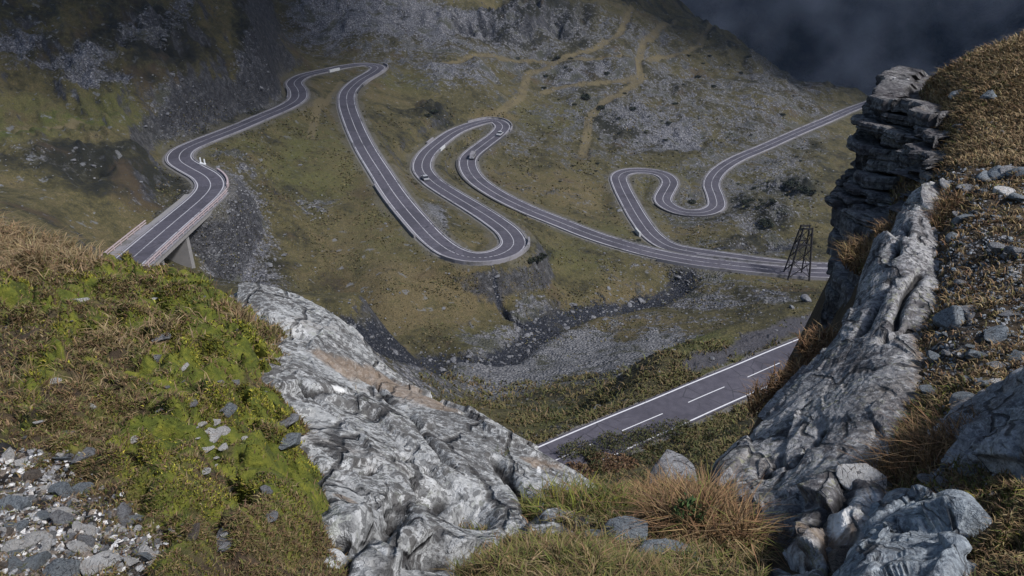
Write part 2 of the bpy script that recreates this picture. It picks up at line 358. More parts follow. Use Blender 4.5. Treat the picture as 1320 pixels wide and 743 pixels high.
# relief
far = sstep(25, 70, RR)
rough = far * (0.55 + 0.9 * m_scree + 0.8 * m_dark) * (1 - 0.5 * m_track)
wild = sstep(3, 16, np.minimum(np.minimum(dA, dB), dC))
relief = 4.6 * fbm2(X / 42, Y / 42, 4) + 2.4 * fbm2(X / 17 + 5, Y / 17, 5, True) * (0.45 + m_dark) + 0.8 * fbm2(X / 5, Y / 5, 4)
amp = np.clip(RR / 260, .5, 2.2)
Z = Z + relief * rough * wild * amp
hillL = far * wild * sstep(-.25, -.36, np.tan(TT)) * sstep(150, 230, RR)
Z += hillL * (5.5 * fbm2(X / 30 + 60, Y / 30, 5, True) + 3.0 * fbm2((X + Y) / 9, (X - Y) / 26, 4, True))
Z += far * wild * sstep(420, 700, RR) * 10 * fbm2(X / 120 + 3, Y / 120, 4, True)
Z -= 2.0 * m_stream * far * wild - .25 * m_stream * fbm2(X / 1.1, Y / 1.1, 2) * far
nearm = 1 - sstep(12, 30, RR)
Z += nearm * (0.10 * fbm2(X / 1.1, Y / 1.1, 4) + 0.035 * fbm2(X / .22, Y / .22, 3) * (1 + m_moss))
# cushions of moss
cell = np.abs(fbm2(X / .30 + 40, Y / .30, 2)); Z += nearm * m_moss * 0.15 * (sstep(.0, .30, cell) - .4) + nearm * .05 * fbm2(X / .45 + 9, Y / .45, 3, True)
iN = int(np.searchsorted(LR, math.log(14)))
xs, ys = X[:iN] + .05 * fbm2(X[:iN] / .2, Y[:iN] / .2, 2), Y[:iN] + .05 * fbm2(X[:iN] / .2 + 7, Y[:iN] / .2, 2)
dome = np.maximum(.105 * (1 - (worley2(xs / .24, ys / .24) / .75) ** 2), .045 * (1 - (worley2(xs / .11, ys / .11, 3) / .75) ** 2))
Z[:iN] += dome * np.clip(m_moss[:iN] + .35 - m_gravel[:iN], .15, 1) * (X[:iN] < .3)
# road benches
for (d, z, h) in ((dA, zA, HALF), (dB, zB, HALF), (dC, zC, 3.0)):
    k = 1 - sstep(h + 1.0, h + 7.5, d); Z = Z * (1 - k) + (z - 0.22) * k
m_verge = np.maximum(np.maximum(1 - sstep(HALF + .2, HALF + 1.6, dA), 1 - sstep(HALF + .2, HALF + 1.6, dB)), 1 - sstep(3.1, 3.9, dC))
iL = near_idx(RC, 940, 497); layline = (RC - NC * 5.6)[iL:]; dL, zL = stamp(layline, 22, layline[:, 2])
kL = 1 - sstep(3.0, 15, dL); Z = Z * (1 - kL) + np.minimum(zL - .25, 0) * kL
m_tar = np.clip(1.25 - dL / 2.6 + .5 * fbm2(X / 5, Y / 5, 4), 0, 1) * (1 - sstep(6, 9, dL))
m_cut = np.maximum(1 - sstep(HALF + 1.0, HALF + 6, dA), 1 - sstep(HALF + 1, HALF + 6, dB))
# ================================================================== MATERIALS
def valley_material():
    k = Nodes('alpine_grass_and_scree')
    scree, dark, green, tan, track, stream, verge, cut = [k.attr(a) for a in ('scree', 'dark', 'green', 'tan', 'track', 'stream', 'verge', 'cut')]
    n1 = k.noise(.022, 5, .6); n2 = k.noise(.11, 5, .62, .4); n3 = k.noise(.7, 4, .65); n4 = k.noise(3.2, 3, .7)
    base = k.add(k.add(k.mul(n1, .40), k.mul(n2, .75)), k.math('SUBTRACT', k.mul(n3, .45), .225))
    base = k.add(base, k.add(k.mul(green, .10), k.mul(tan, .22)))
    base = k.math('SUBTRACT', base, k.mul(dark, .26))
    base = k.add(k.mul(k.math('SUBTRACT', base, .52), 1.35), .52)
    grass = k.ramp(base, [(.30, (.012, .012, .010)), (.42, (.033, .029, .016)), (.52, (.062, .053, .023)), (.62, (.094, .079, .033)), (.78, (.135, .104, .050))])
    grass = k.mix(k.mul(green, k.step(n2, .35, .6)), grass, (.070, .082, .018))
    grass = k.mix(k.mul(tan, k.step(k.noise(.3, 4), .4, .62)), grass, (.118, .088, .040))
    speck = k.step(n4, .38, .66)
    grass = k.mix(k.mul(k.math('SUBTRACT', 1.0, speck), .55), grass, (.020, .021, .011))
    reddish = k.mul(k.step(k.noise(.05, 5, .6, .5), .56, .68), .5)
    grass = k.mix(reddish, grass, (.068, .046, .027))
    # scree: grey broken rock, cell by cell
    cell = k.voro(1.9, out='Color'); cd = k.voro(1.9)
    sep = k.n('ShaderNodeSeparateColor'); k.put(sep.inputs[0], cell)
    stone = k.ramp(sep.outputs[0], [(.0, (.075, .075, .083)), (.45, (.135, .134, .146)), (.8, (.195, .193, .20)), (1.0, (.30, .29, .285))])
    stone = k.mix(k.mul(k.attr('fan'), .65), stone, k.mix(sep.outputs[1], (.15, .148, .150), (.29, .285, .275)))
    stone = k.mix(k.mul(k.step(cd, .3, .7), .6), stone, (.035, .036, .040))
    stone = k.mix(k.step(n2, .52, .66), stone, (.058, .058, .042))
    f = k.step(k.add(k.mul(k.math('MAXIMUM', scree, k.mul(k.attr('fan'), 1.15)), .72), k.mul(k.math('SUBTRACT', k.add(k.mul(n2, .6), k.mul(n3, .4)), .5), 2.9)), .28, .56)
    col = k.mix(f, grass, stone)
    geo = k.n('ShaderNodeNewGeometry'); sx = k.n('ShaderNodeSeparateXYZ'); k.put(sx.inputs[0], geo.outputs['Normal'])
    steep = k.step(k.add(sx.outputs[2], k.mul(k.math('SUBTRACT', k.add(n2, n3), 1.0), .55)), .70, .50)
    crag = k.ramp(k.add(k.mul(k.noise(.5, 5, .7, .6), .6), k.mul(n4, .4)), [(.38, (.014, .014, .016)), (.52, (.044, .044, .048)), (.68, (.15, .148, .148))])
    col = k.mix(k.mul(steep, .9), col, crag)
    # lone rocks in the turf
    lone = k.mul(k.step(k.noise(.42, 3, .6), .62, .68), k.step(n1, .40, .56))
    col = k.mix(k.mul(lone, .8), col, k.mix(n4, (.06, .062, .066), (.20, .20, .20)))
    wet = k.step(k.add(stream, k.mul(k.math('SUBTRACT', k.add(k.mul(n3, .5), k.mul(n2, .5)), .5), 3.2)), .45, .95)
    col = k.mix(wet, col, k.mix(k.step(n4, .5, .7), (.012, .014, .020), (.085, .088, .095)))
    tr = k.mul(k.step(k.add(track, k.mul(k.math('SUBTRACT', n3, .5), 1.3)), .35, .9), .85)
    col = k.mix(tr, col, k.mix(n4, (.098, .080, .042), (.140, .112, .060)))
    cu = k.step(k.add(cut, k.mul(k.math('SUBTRACT', n2, .5), 2.4)), .55, .95)
    col = k.mix(k.mul(cu, .6), col, k.mix(n4, (.050, .046, .034), (.125, .115, .090)))
    ve = k.step(k.add(verge, k.mul(k.math('SUBTRACT', n3, .5), .7)), .4, .7)
    col = k.mix(ve, col, k.mix(n4, (.09, .085, .078), (.17, .16, .145)))
    ta = k.step(k.add(k.attr('tar'), k.mul(k.math('SUBTRACT', n3, .5), .8)), .35, .85)
    col = k.mix(k.mul(ta, .92), col, k.mix(n3, (.040, .038, .044), (.075, .072, .080)))
    h = k.add(k.add(k.mul(n3, .7), k.mul(n4, .35)), k.mul(k.mul(cd, f), .9))
    return k.done(col, .95, k.bump(h, .9, .8))
def turf_material():
    k = Nodes('turf_and_stones')
    moss, gravel, bare = k.attr('moss'), k.attr('gravel'), k.attr('bare')
    n1 = k.noise(1.1, 5, .6); n2 = k.noise(5, 5, .65, .5); n3 = k.noise(28, 4, .7); n4 = k.noise(90, 3, .6)
    soil = k.ramp(k.add(k.mul(n2, .6), k.mul(n3, .4)), [(.3, (.018, .013, .009)), (.5, (.048, .034, .020)), (.62, (.085, .062, .032)), (.75, (.15, .115, .062))])
    mossc = k.ramp(k.add(k.mul(n2, .55), k.mul(n3, .45)), [(.32, (.020, .022, .006)), (.47, (.060, .072, .010)), (.60, (.125, .125, .016)), (.75, (.24, .215, .03))])
    fm = k.step(k.add(moss, k.mul(k.math('SUBTRACT', k.add(k.mul(n1, .5), k.mul(n2, .5)), .5), 2.4)), .35, .7)
    col = k.mix(fm, soil, mossc)
    c = k.voro(22, out='Color'); cd = k.voro(22); sp = k.n('ShaderNodeSeparateColor'); k.put(sp.inputs[0], c)
    grit = k.ramp(sp.outputs[0], [(0, (.018, .017, .017)), (.5, (.045, .042, .040)), (.85, (.11, .105, .10)), (1, (.36, .34, .31))])
    grit = k.mix(k.step(cd, .3, .7), grit, (.012, .011, .011))
    fg = k.step(k.add(k.math('MAXIMUM', gravel, k.mul(bare, .8)), k.mul(k.math('SUBTRACT', n2, .5), 1.5)), .45, .7)
    col = k.mix(fg, col, grit)
    return k.done(col, .95, k.bump(k.add(k.add(k.mul(n2, .5), k.mul(n3, .3)), k.add(k.mul(n4, .1), k.mul(k.mul(cd, fg), .5))), .9, .05))
def rock_material(name, base, light, dark, lichen=(.040, .034, .036), lamt=.5, lscale=9.0, stain=(.20, .13, .075), stain_amt=.4, yellow=0.0, sc=1.0, rot=(0, 0, 0), vein=.35, foliate=3.0, grain=.5):
    k = Nodes(name)
    fol = k.scalevec(foliate * sc, .7 * sc, foliate * sc, rot)
    nf = k.noise(2.2, 6, .68, .15, fol); n1 = k.noise(1.3 * sc, 6, .62); n2 = k.noise(7 * sc, 5, .65); n3 = k.noise(32 * sc, 4, .7); n4 = k.noise(130 * sc, 2, .6)
    t = k.add(k.add(k.mul(nf, .24), k.mul(n1, .30)), k.add(k.mul(n2, .28), k.mul(n3, .22)))
    t = k.add(k.mul(k.math('SUBTRACT', t, .5), 1.5), .5)
    col = k.ramp(t, [(.33, dark), (.49, base), (.66, light)])
    pale = k.mul(k.mul(k.step(k.noise(11 * sc, 5, .7, .4), .53, .60), k.step(n1, .40, .58)), .6); col = k.mix(pale, col, tuple(min(.6, x * 1.35) for x in light))
    pit = k.mul(k.step(k.noise(46 * sc, 3, .6), .60, .68), .55); col = k.mix(pit, col, dark)
    st = k.mul(k.step(k.noise(.9 * sc, 5, .6, .8), .54, .68), stain_amt)
    col = k.mix(st, col, stain)
    # crusts of small lichens: grain by grain, dark, grey-green or pale
    gv = k.n('ShaderNodeVectorMath', operation='ADD'); k.put(gv.inputs[0], k.pos); gn = k.n('ShaderNodeTexNoise'); k.put(gn.inputs['Vector'], k.pos); gn.inputs['Scale'].default_value = 40 * sc; gn.inputs['Detail'].default_value = 2
    gs = k.n('ShaderNodeVectorMath', operation='SCALE'); k.put(gs.inputs[0], gn.outputs['Color']); gs.inputs['Scale'].default_value = .035 / sc; k.put(gv.inputs[1], gs.outputs[0])
    gc = k.voro(34 * sc, out='Color', vec=gv.outputs[0]); gp = k.n('ShaderNodeSeparateColor'); k.put(gp.inputs[0], gc)
    gz_ = k.add(k.mul(k.math('SUBTRACT', k.noise(3.1 * sc, 4, .6, .5), .5), 1.3), .5)
    dk = k.step(k.math('SUBTRACT', gp.outputs[0], k.mul(gz_, .62)), .02, -.06); lt = k.step(k.add(gp.outputs[1], k.mul(gz_, -.35)), .60, .72)
    col = k.mix(k.mul(dk, grain), col, tuple(x * .75 for x in dark)); col = k.mix(k.mul(lt, grain * .75), col, tuple(min(.55, x * 1.15) for x in light))
    col = k.mix(k.mul(k.step(gp.outputs[2], .82, .86), k.mul(k.step(n1, .46, .56), grain * .6)), col, (.17, .18, .135))
    # joints: thin broken cracks between blocks, stretched along the foliation
    wob = k.n('ShaderNodeVectorMath', operation='ADD'); nw = k.n('ShaderNodeTexNoise'); k.put(nw.inputs['Vector'], k.pos); nw.inputs['Scale'].default_value = 2.2 * sc; nw.inputs['Detail'].default_value = 4
    ws = k.n('ShaderNodeVectorMath', operation='SCALE'); k.put(ws.inputs[0], nw.outputs['Color']); ws.inputs['Scale'].default_value = .38; fj = k.scalevec(foliate * .55 * sc, .45 * sc, foliate * .55 * sc, rot)
    k.put(wob.inputs[0], fj); k.put(wob.inputs[1], ws.outputs[0])
    e1 = k.voro(1.1, 'DISTANCE_TO_EDGE', wob.outputs[0]); e2 = k.voro(3.1, 'DISTANCE_TO_EDGE', wob.outputs[0])
    j1 = k.mul(k.step(e1, .035, .008), k.step(k.noise(1.9 * sc, 3), .40, .52)); j2 = k.mul(k.step(e2, .045, .012), k.step(k.noise(2.7 * sc, 3), .52, .62)); jt = k.math('MAXIMUM', j1, k.mul(j2, .6))
    # white quartz seams along the foliation
    q = k.mul(k.mul(k.step(k.noise(1.4, 4, .6, .4, fol), .63, .70), k.step(n2, .42, .62)), vein)
    col = k.mix(q, col, (.62, .60, .57))
    # dark lichen: ragged small blots, denser in some zones
    vec = k.n('ShaderNodeVectorMath', operation='ADD'); k.put(vec.inputs[0], k.pos)
    nz = k.n('ShaderNodeTexNoise'); k.put(nz.inputs['Vector'], k.pos); nz.inputs['Scale'].default_value = 18 * sc
    vs = k.n('ShaderNodeVectorMath', operation='SCALE'); k.put(vs.inputs[0], nz.outputs['Color']); vs.inputs['Scale'].default_value = .09 / sc; k.put(vec.inputs[1], vs.outputs[0])
    zone = k.noise(1.6 * sc, 3, .5)
    v1 = k.voro(lscale * sc, vec=vec.outputs[0]); v2 = k.voro(lscale * 2.3 * sc, vec=vec.outputs[0])
    thr = k.mul(k.step(zone, .33, .60), .46)
    v3 = k.voro(lscale * 5.2 * sc, vec=vec.outputs[0]); l3 = k.step(k.math('SUBTRACT', k.mul(thr, .95), v3), -.05, .06)
    l1 = k.step(k.math('SUBTRACT', thr, v1), -.06, .07); l2 = k.math('MAXIMUM', l3, k.step(k.math('SUBTRACT', k.mul(thr, .95), v2), -.06, .06))
    li = k.mul(k.math('MAXIMUM', l1, k.mul(l2, .8)), lamt)
    col = k.mix(li, col, k.mix(n3, tuple(x * .6 for x in lichen), tuple(x * 1.6 for x in lichen)))
    if yellow:
        yl = k.mul(k.mul(k.step(k.noise(14 * sc, 5, .7), .55, .63), k.step(k.noise(1.1 * sc, 3), .42, .6)), yellow)
        col = k.mix(yl, col, (.19, .185, .075))
    col = k.mix(k.mul(jt, .8), col, (.022, .020, .020))
    col = k.mix(k.mul(k.step(k.attr('crack'), .25, .9), .9), col, (.018, .016, .015))  # crevices and ledge undersides darkened in colour to stand for shade
    col = k.mix(k.mul(k.step(k.add(k.attr('stain'), k.mul(k.math('SUBTRACT', n2, .5), 1.0)), .4, .9), .7), col, k.mix(n3, (.12, .085, .055), (.30, .22, .15)))
    col = k.mix(k.step(k.add(k.attr('white'), k.mul(k.math('SUBTRACT', n2, .5), 1.2)), .5, .8), col, (.66, .65, .62))
    h = k.add(k.add(k.mul(nf, .25), k.mul(n2, .45)), k.add(k.mul(n3, .36), k.mul(n4, .10))); h = k.math('SUBTRACT', h, k.mul(jt, .7))
    return k.done(col, .9, k.bump(h, .9, .065 / sc))
def leaf_material(name='grass_blades'):
    k = Nodes(name); c = k.attr('tint', 'Color'); n = k.noise(14, 2)
    col = k.mix(k.mul(n, .5), c, k.mix(.5, c, (.03, .025, .012)))
    k.b.inputs['Subsurface Weight'].default_value = 0
    return k.done(col, .8)
def asphalt_material():
    k = Nodes('worn_asphalt'); n1 = k.noise(.16, 4, .6); n2 = k.noise(1.1, 5, .7); n3 = k.noise(16, 3, .6)
    t = k.add(k.add(k.mul(n1, .4), k.mul(n2, .4)), k.mul(n3, .2))
    col = k.ramp(t, [(.36, (.048, .045, .055)), (.5, (.070, .065, .078)), (.64, (.100, .094, .108))])
    pa = k.step(k.noise(.09, 2, .4), .58, .59); col = k.mix(k.mul(pa, .45), col, (.040, .038, .045))
    ck = k.voro(.45, 'DISTANCE_TO_EDGE'); col = k.mix(k.mul(k.step(ck, .03, .008), k.mul(k.step(n1, .45, .55), .8)), col, (.025, .024, .028))
    sp = k.step(n3, .62, .72); col = k.mix(k.mul(sp, .35), col, (.16, .15, .165))
    return k.done(col, .85, k.bump(n3, .3, .02))
M = {}
M['carpaint'] = plain('car_paint', (.30, .30, .31), .35, .05, 4)
M['headwall'] = plain('lime_washed_concrete', (.42, .42, .41), .8, .3, 2)
M['valley'] = valley_material(); M['turf'] = turf_material(); M['leaf'] = leaf_material(); M['asphalt'] = asphalt_material()
M['slab'] = rock_material('pale_schist_with_dark_lichen', (.285, .286, .275), (.42, .42, .405), (.13, .13, .127), lichen=(.060, .056, .052), grain=.72, lamt=.85, lscale=13, stain_amt=.35, rot=(0, 0, R(-35)), vein=.55)
M['crag'] = rock_material('grey_schist_with_yellow_lichen', (.215, .208, .203), (.36, .35, .335), (.078, .075, .075), lamt=.6, lscale=9, grain=.7, stain=(.15, .115, .075), stain_amt=.35, yellow=.55, rot=(0, R(40), R(25)), vein=.5)
M['cliff'] = rock_material('dark_bedded_schist', (.085, .080, .079), (.21, .20, .19), (.026, .025, .027), lamt=.7, lscale=5, stain=(.13, .09, .055), stain_amt=.5, sc=.8, rot=(0, 0, R(10)), vein=.5, foliate=1.0)
M['stone'] = rock_material('grey_loose_stone', (.20, .20, .205), (.36, .36, .355), (.085, .087, .095), lamt=.5, lscale=16, sc=2.2, stain_amt=.2)
M['bluestone'] = rock_material('blue_grey_stone', (.17, .19, .205), (.33, .36, .37), (.07, .08, .095), lamt=.3, lscale=20, sc=2.0, stain_amt=.15, vein=.6)
M['quartz'] = rock_material('white_quartz_stone', (.58, .56, .52), (.74, .73, .71), (.36, .31, .25), lamt=.12, lscale=20, sc=2.0, stain=(.42, .28, .15), stain_amt=.35)
M['boulder'] = rock_material('valley_boulder_rock', (.13, .13, .137), (.25, .25, .25), (.06, .06, .064), lamt=.5, lscale=1.5, sc=.35, stain_amt=.15)
M['brownstone'] = rock_material('brown_rubble_stone', (.13, .105, .085), (.24, .20, .16), (.05, .042, .036), lamt=.4, lscale=18, sc=2.0, stain_amt=.4)
M['concrete'] = plain('weathered_concrete', (.20, .19, .18), .9, .25, 1.2)
M['darkstone'] = plain('dark_stone_masonry', (.055, .053, .052), .95, .5, 1.4)
M['kerb'] = plain('pale_kerb_concrete', (.25, .24, .25), .9, .3, .9)
M['paint'] = plain('worn_white_road_paint', (.44, .43, .44), .7, .18, 2.0)
def worn(name, c, under, lo, hi, sc):
    k = Nodes(name); n = k.add(k.mul(k.noise(sc, 4, .7), .5), k.mul(k.noise(.12, 3, .5), .5)); m = k.noise(3, 4)
    col = k.mix(k.step(n, lo, hi), under, k.mix(m, tuple(x * .8 for x in c), tuple(x * 1.15 for x in c))); return k.done(col, .9)
M['paint'] = worn('worn_white_road_paint', (.37, .36, .37), (.10, .095, .107), .36, .50, 1.1)
M['freshpaint'] = worn('white_road_paint', (.58, .57, .57), (.12, .115, .125), .30, .44, 2.5)
M['kerb'] = worn('pale_kerb_concrete', (.205, .195, .205), (.10, .095, .085), .34, .52, .5)
M['rail'] = plain('pinkish_painted_rail', (.36, .29, .285), .6, .25, 1.5)
M['timber'] = plain('tarred_timber', (.022, .020, .020), .9, .3, 3)
M['white'] = plain('white_paint', (.75, .75, .74), .4, .05, 4)
M['glass'] = plain('dark_car_glass', (.02, .022, .025), .15, .1, 4)
M['rubber'] = plain('black_rubber', (.02, .02, .02), .8, .1, 10)
M['bush'] = M['leaf']
# ================================================================== TERRAIN OBJECTS
SPLIT = int(np.searchsorted(LR, math.log(24.0)))
def fan(name, a, b, mat, masks):
    sl = slice(a, b); pts = np.stack([X[sl], Y[sl], Z[sl]], -1)
    return link(name, mesh_from(name, pts, [grid_faces(b - a, NT)[:, ::-1]], mat, True, {k: v[sl] for k, v in masks.items()}), kind='structure')
fan('ground', 0, SPLIT + 1, M['turf'], dict(moss=m_moss, gravel=m_gravel, bare=m_bare))
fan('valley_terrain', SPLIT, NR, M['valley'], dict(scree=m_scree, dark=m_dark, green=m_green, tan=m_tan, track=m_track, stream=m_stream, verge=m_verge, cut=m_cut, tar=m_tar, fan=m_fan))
# the far side of the lower valley
def far_mountain():
    th = np.linspace(R(-30), R(60), 420); lr = np.linspace(math.log(1150), math.log(2600), 300)
    t, l = np.meshgrid(th, lr); r = np.exp(l); x, y = r * np.sin(t), r * np.cos(t)
    z = -420 + np.clip(r - 1250, -200, 900) * .55 + 120 * fbm2(x / 520 + 2, y / 520, 5, True) + 26 * fbm2(x / 90, y / 90, 4, True)
    k = Nodes('dark_forested_slope'); n1 = k.noise(.004, 6, .6); n2 = k.noise(.03, 5, .7); n3 = k.noise(.12, 3, .7)
    col = k.ramp(k.add(k.add(k.mul(n1, .4), k.mul(n2, .4)), k.mul(n3, .2)), [(.40, (.012, .018, .020)), (.50, (.032, .038, .038)), (.60, (.080, .080, .076)), (.70, (.24, .24, .25))])
    m = k.done(col, .95, k.bump(k.add(n2, n3), .8, 12))
    global LOWEST; LOWEST = min(float(z.min()), float(Z.min()))
    link('mountain', mesh_from('mountain', np.stack([x, y, z], -1), [grid_faces(300, 420)[:, ::-1]], m), kind='structure')
far_mountain()
# ================================================================== ROADS
def strip_arrays(r, N, a, b, dz, i0=0, i1=None, dash=None):
    i1 = len(r) if i1 is None else i1; V, F, off = [], [], 0
    runs = [(i0, i1)] if dash is None else [(k, min(k + dash[0], i1)) for k in range(i0, i1 - 1, dash[0] + dash[1])]
    for s, e in runs:
        if e - s < 2: continue
        L = r[s:e] + N[s:e] * a; Rr = r[s:e] + N[s:e] * b; n = e - s
        v = np.stack([L, Rr], 1); v[..., 2] += dz
        V.append(v.reshape(-1, 3)); F.append(grid_faces(n, 2, off)); off += 2 * n
    return np.vstack(V), np.vstack(F)
def box_arrays(r, N, a, b, z0, z1, i0, i1):     # a solid bar following the road between offsets a..b and levels z0..z1
    n = i1 - i0; V = np.zeros((n, 4, 3))
    for j, (o, z) in enumerate(((a, z0), (a, z1), (b, z1), (b, z0))):
        V[:, j] = r[i0:i1] + N[i0:i1] * o; V[:, j, 2] += z if np.isscalar(z) else z[i0:i1]
    F = []
    base = np.arange(n - 1)[:, None] * 4
    for j in range(4):
        k = (j + 1) % 4; F.append(np.hstack([base + j, base + k, base + 4 + k, base + 4 + j]))
    F.append(np.array([[0, 3, 2, 1], [4*(n-1), 4*(n-1)+1, 4*(n-1)+2, 4*(n-1)+3]]))
    return V.reshape(-1, 3), np.vstack(F)
def merge(parts):
    V, F, off = [], [], 0
    for v, f in parts:
        V.append(v); F.append(f + off); off += len(v)
    return np.vstack(V), np.vstack(F)
def add_road(r, N, half, kerbs=True, paint='paint', dash=(3, 2), lw=.13, i0=0, i1=None):
    v, f = strip_arrays(r, N, -half, half, 0, i0, i1); link('road', mesh_from('road', v, [f], M['asphalt']), kind='structure')
    e = half - .34
    parts = [strip_arrays(r, N, -e - lw, -e + lw, .012, i0, i1), strip_arrays(r, N, e - lw, e + lw, .012, i0, i1), strip_arrays(r, N, -lw * .7, lw * .7, .012, i0, i1, dash)]
    v, f = merge(parts); link('road_marking', mesh_from('road_marking', v, [f], M[paint]), kind='structure')
    if kerbs:
        n = len(r) if i1 is None else i1
        v, f = merge([box_arrays(r, N, -half - .27, -half - .003, -.4, .12, i0, n), box_arrays(r, N, half + .003, half + .27, -.4, .12, i0, n)])
        link('kerb', mesh_from('kerb', v, [f], M['kerb'], False), kind='structure')
add_road(RA, NA, 3.3, dash=None, lw=.14); add_road(RB, NB, 3.3, dash=None, lw=.14); add_road(RC, NC, 2.95, kerbs=False, paint='freshpaint', dash=(7, 3), lw=.085)
def wall(name, r, N, side, uv0, uv1, off, thick, up, down, mat, label, cat, group=None):
    a, b = sorted((near_idx(r, *uv0), near_idx(r, *uv1)))
    v, f = box_arrays(r, N, side * off, side * (off + thick), -down, up, a, b + 1)
    return link(name, mesh_from(name, v, [f], mat, False), label=label, cat=cat, group=group)
wall('retaining_wall', RA, NA, -1, (487, 86), (452, 122), 3.74, .6, .3, 9, M['darkstone'], 'dark stone retaining wall under the topmost hairpin of the left road', 'retaining wall')
wall('retaining_wall', RA, NA, 1, (604, 208), (690, 274), 3.74, .6, .25, 3.2, M['darkstone'], 'long dark retaining wall below the road descending from the middle hairpin', 'retaining wall')
wall('retaining_wall', RA, NA, -1, (640, 174), (606, 208), 3.74, .5, .3, 3.4, M['darkstone'], 'short dark retaining wall below the right leg of the middle hairpin', 'retaining wall')
wall('retaining_wall', RB, NB, 1, (857, 262), (915, 273), 3.74, .5, .3, 2.8, M['darkstone'], 'dark retaining wall under the double bend on the right of the valley', 'retaining wall')
wall('retaining_wall', RA, NA, 1, (850, 328), (925, 340), 3.74, .6, .3, 5.0, M['darkstone'], 'dark masonry culvert wall where the stream passes under the joined roads', 'retaining wall')
wall('parapet', RA, NA, 1, (585, 326), (665, 310), 3.76, .55, .75, .6, M['kerb'], 'pale concrete parapet round the outside of the lowest hairpin', 'parapet')
wall('parapet', RA, NA, 1, (500, 237), (552, 303), 3.76, .45, .6, .6, M['kerb'], 'pale concrete parapet on the left edge of the long straight above the lowest hairpin', 'parapet')
wall('parapet', RA, NA, -1, (612, 160), (646, 170), 3.76, .45, .6, .6, M['kerb'], 'pale concrete parapet round the outside of the middle hairpin', 'parapet')
wall('parapet', RA, NA, -1, (484, 85), (455, 112), 4.4, .4, .9, .5, M['kerb'], 'pale concrete parapet on top of the wall at the topmost hairpin', 'parapet')
wall('parapet', RA, NA, -1, (386, 128), (383, 112), 3.76, .4, .6, .5, M['kerb'], 'pale concrete parapet at the small bend below the topmost hairpin', 'parapet')
wall('parapet', RA, NA, 1, (415, 93), (428, 90), 3.76, .5, .9, 2.5, M['headwall'], 'white culvert headwall beside the road under the topmost hairpin', 'parapet')
wall('parapet', RA, NA, 1, (553, 194), (560, 188), 3.76, .5, .8, 1.5, M['headwall'], 'white culvert headwall left of the climbing middle road', 'parapet')
wall('parapet', RA, NA, -1, (566, 190), (573, 184), 3.76, .5, .7, 1.5, M['kerb'], 'grey culvert headwall right of the climbing middle road', 'parapet')
wall('parapet', RB, NB, -1, (842, 303), (836, 297), 3.76, .6, 1.2, .5, M['headwall'], 'white marker wall at the bend beside the joined roads', 'parapet')
wall('parapet', RA, NA, -1, (900, 337), (1060, 351), 3.76, .4, .6, .5, M['kerb'], 'pale parapet between the two joined roads near the timber pylon', 'parapet')
wall('parapet', RA, NA, 1, (850, 328), (1060, 351), 4.36, .4, .7, .5, M['kerb'], 'pale parapet on the near edge of the joined roads above the stream', 'parapet')
wall('parapet', RA, NA, 1, (272, 244), (262, 222), 3.76, .4, .7, .5, M['rail'], 'pinkish parapet on the outside of the bend above the bridge', 'parapet')
# ------------------------------------------------------------------ bridge
def bridge():
    root = link('road_bridge', None, label='concrete road bridge with pinkish railings crossing the gully at left', cat='bridge', loc=tuple(RA[b0]))
    o = -RA[b0]
    def part(name, vf, mat):
        v, f = vf; return link(name, mesh_from(name, v + o, [f], mat, False), root)
    e = near_idx(RA, 266, 252) + 1; l1 = near_idx(RA, 225, 287); s = max(b0, 0)
    part('deck', merge([box_arrays(RA, NA, -4.9, 4.9, -1.0, -.03, s, e)]), M['concrete'])
    for sd, name, q in ((1, 'sidewalk', e), (-1, 'sidewalk', l1)):
        part(name, box_arrays(RA, NA, sd * 3.75, sd * 5.1, -.02, .16, s, q), M['kerb'])
    for sd, q in ((1, e), (-1, l1)):
        a = sd * 4.75; b = sd * 4.95
        bars = [box_arrays(RA, NA, a, b, 1.02, 1.20, s, q), box_arrays(RA, NA, a, b, .55, .68, s, q)]
        for k in range(s, q - 1, 2):
            p = RA[k] + NA[k] * sd * 4.85; x, y, z = p; h = .09
            v = np.array([[x-h,y-h,z+.16],[x+h,y-h,z+.16],[x+h,y+h,z+.16],[x-h,y+h,z+.16],[x-h,y-h,z+1.02],[x+h,y-h,z+1.02],[x+h,y+h,z+1.02],[x-h,y+h,z+1.02]])
            f = np.array([[0,1,5,4],[1,2,6,5],[2,3,7,6],[3,0,4,7]]); bars.append((v, f))
        part('railing', merge(bars), M['rail'])
    for (u, v) in ((176, 329), (212, 299), (246, 269)):
        k = near_idx(RA, u, v); t = np.array([NA[k][1] * -1, NA[k][0], 0]); c = RA[k] + np.array([0, 0, -1.0]); n = NA[k]
        vs = []
        for z, wd, th in ((0, 4.3, .7), (-14, 4.6, .95)):
            for a, b in ((-1, -1), (1, -1), (1, 1), (-1, 1)): vs.append(c + n * wd * a + t * th * b + np.array([0, 0, z]))
        part('pier', (np.array(vs), np.array([[0,1,5,4],[1,2,6,5],[2,3,7,6],[3,0,4,7],[3,2,1,0]])), M['concrete'])
bridge()
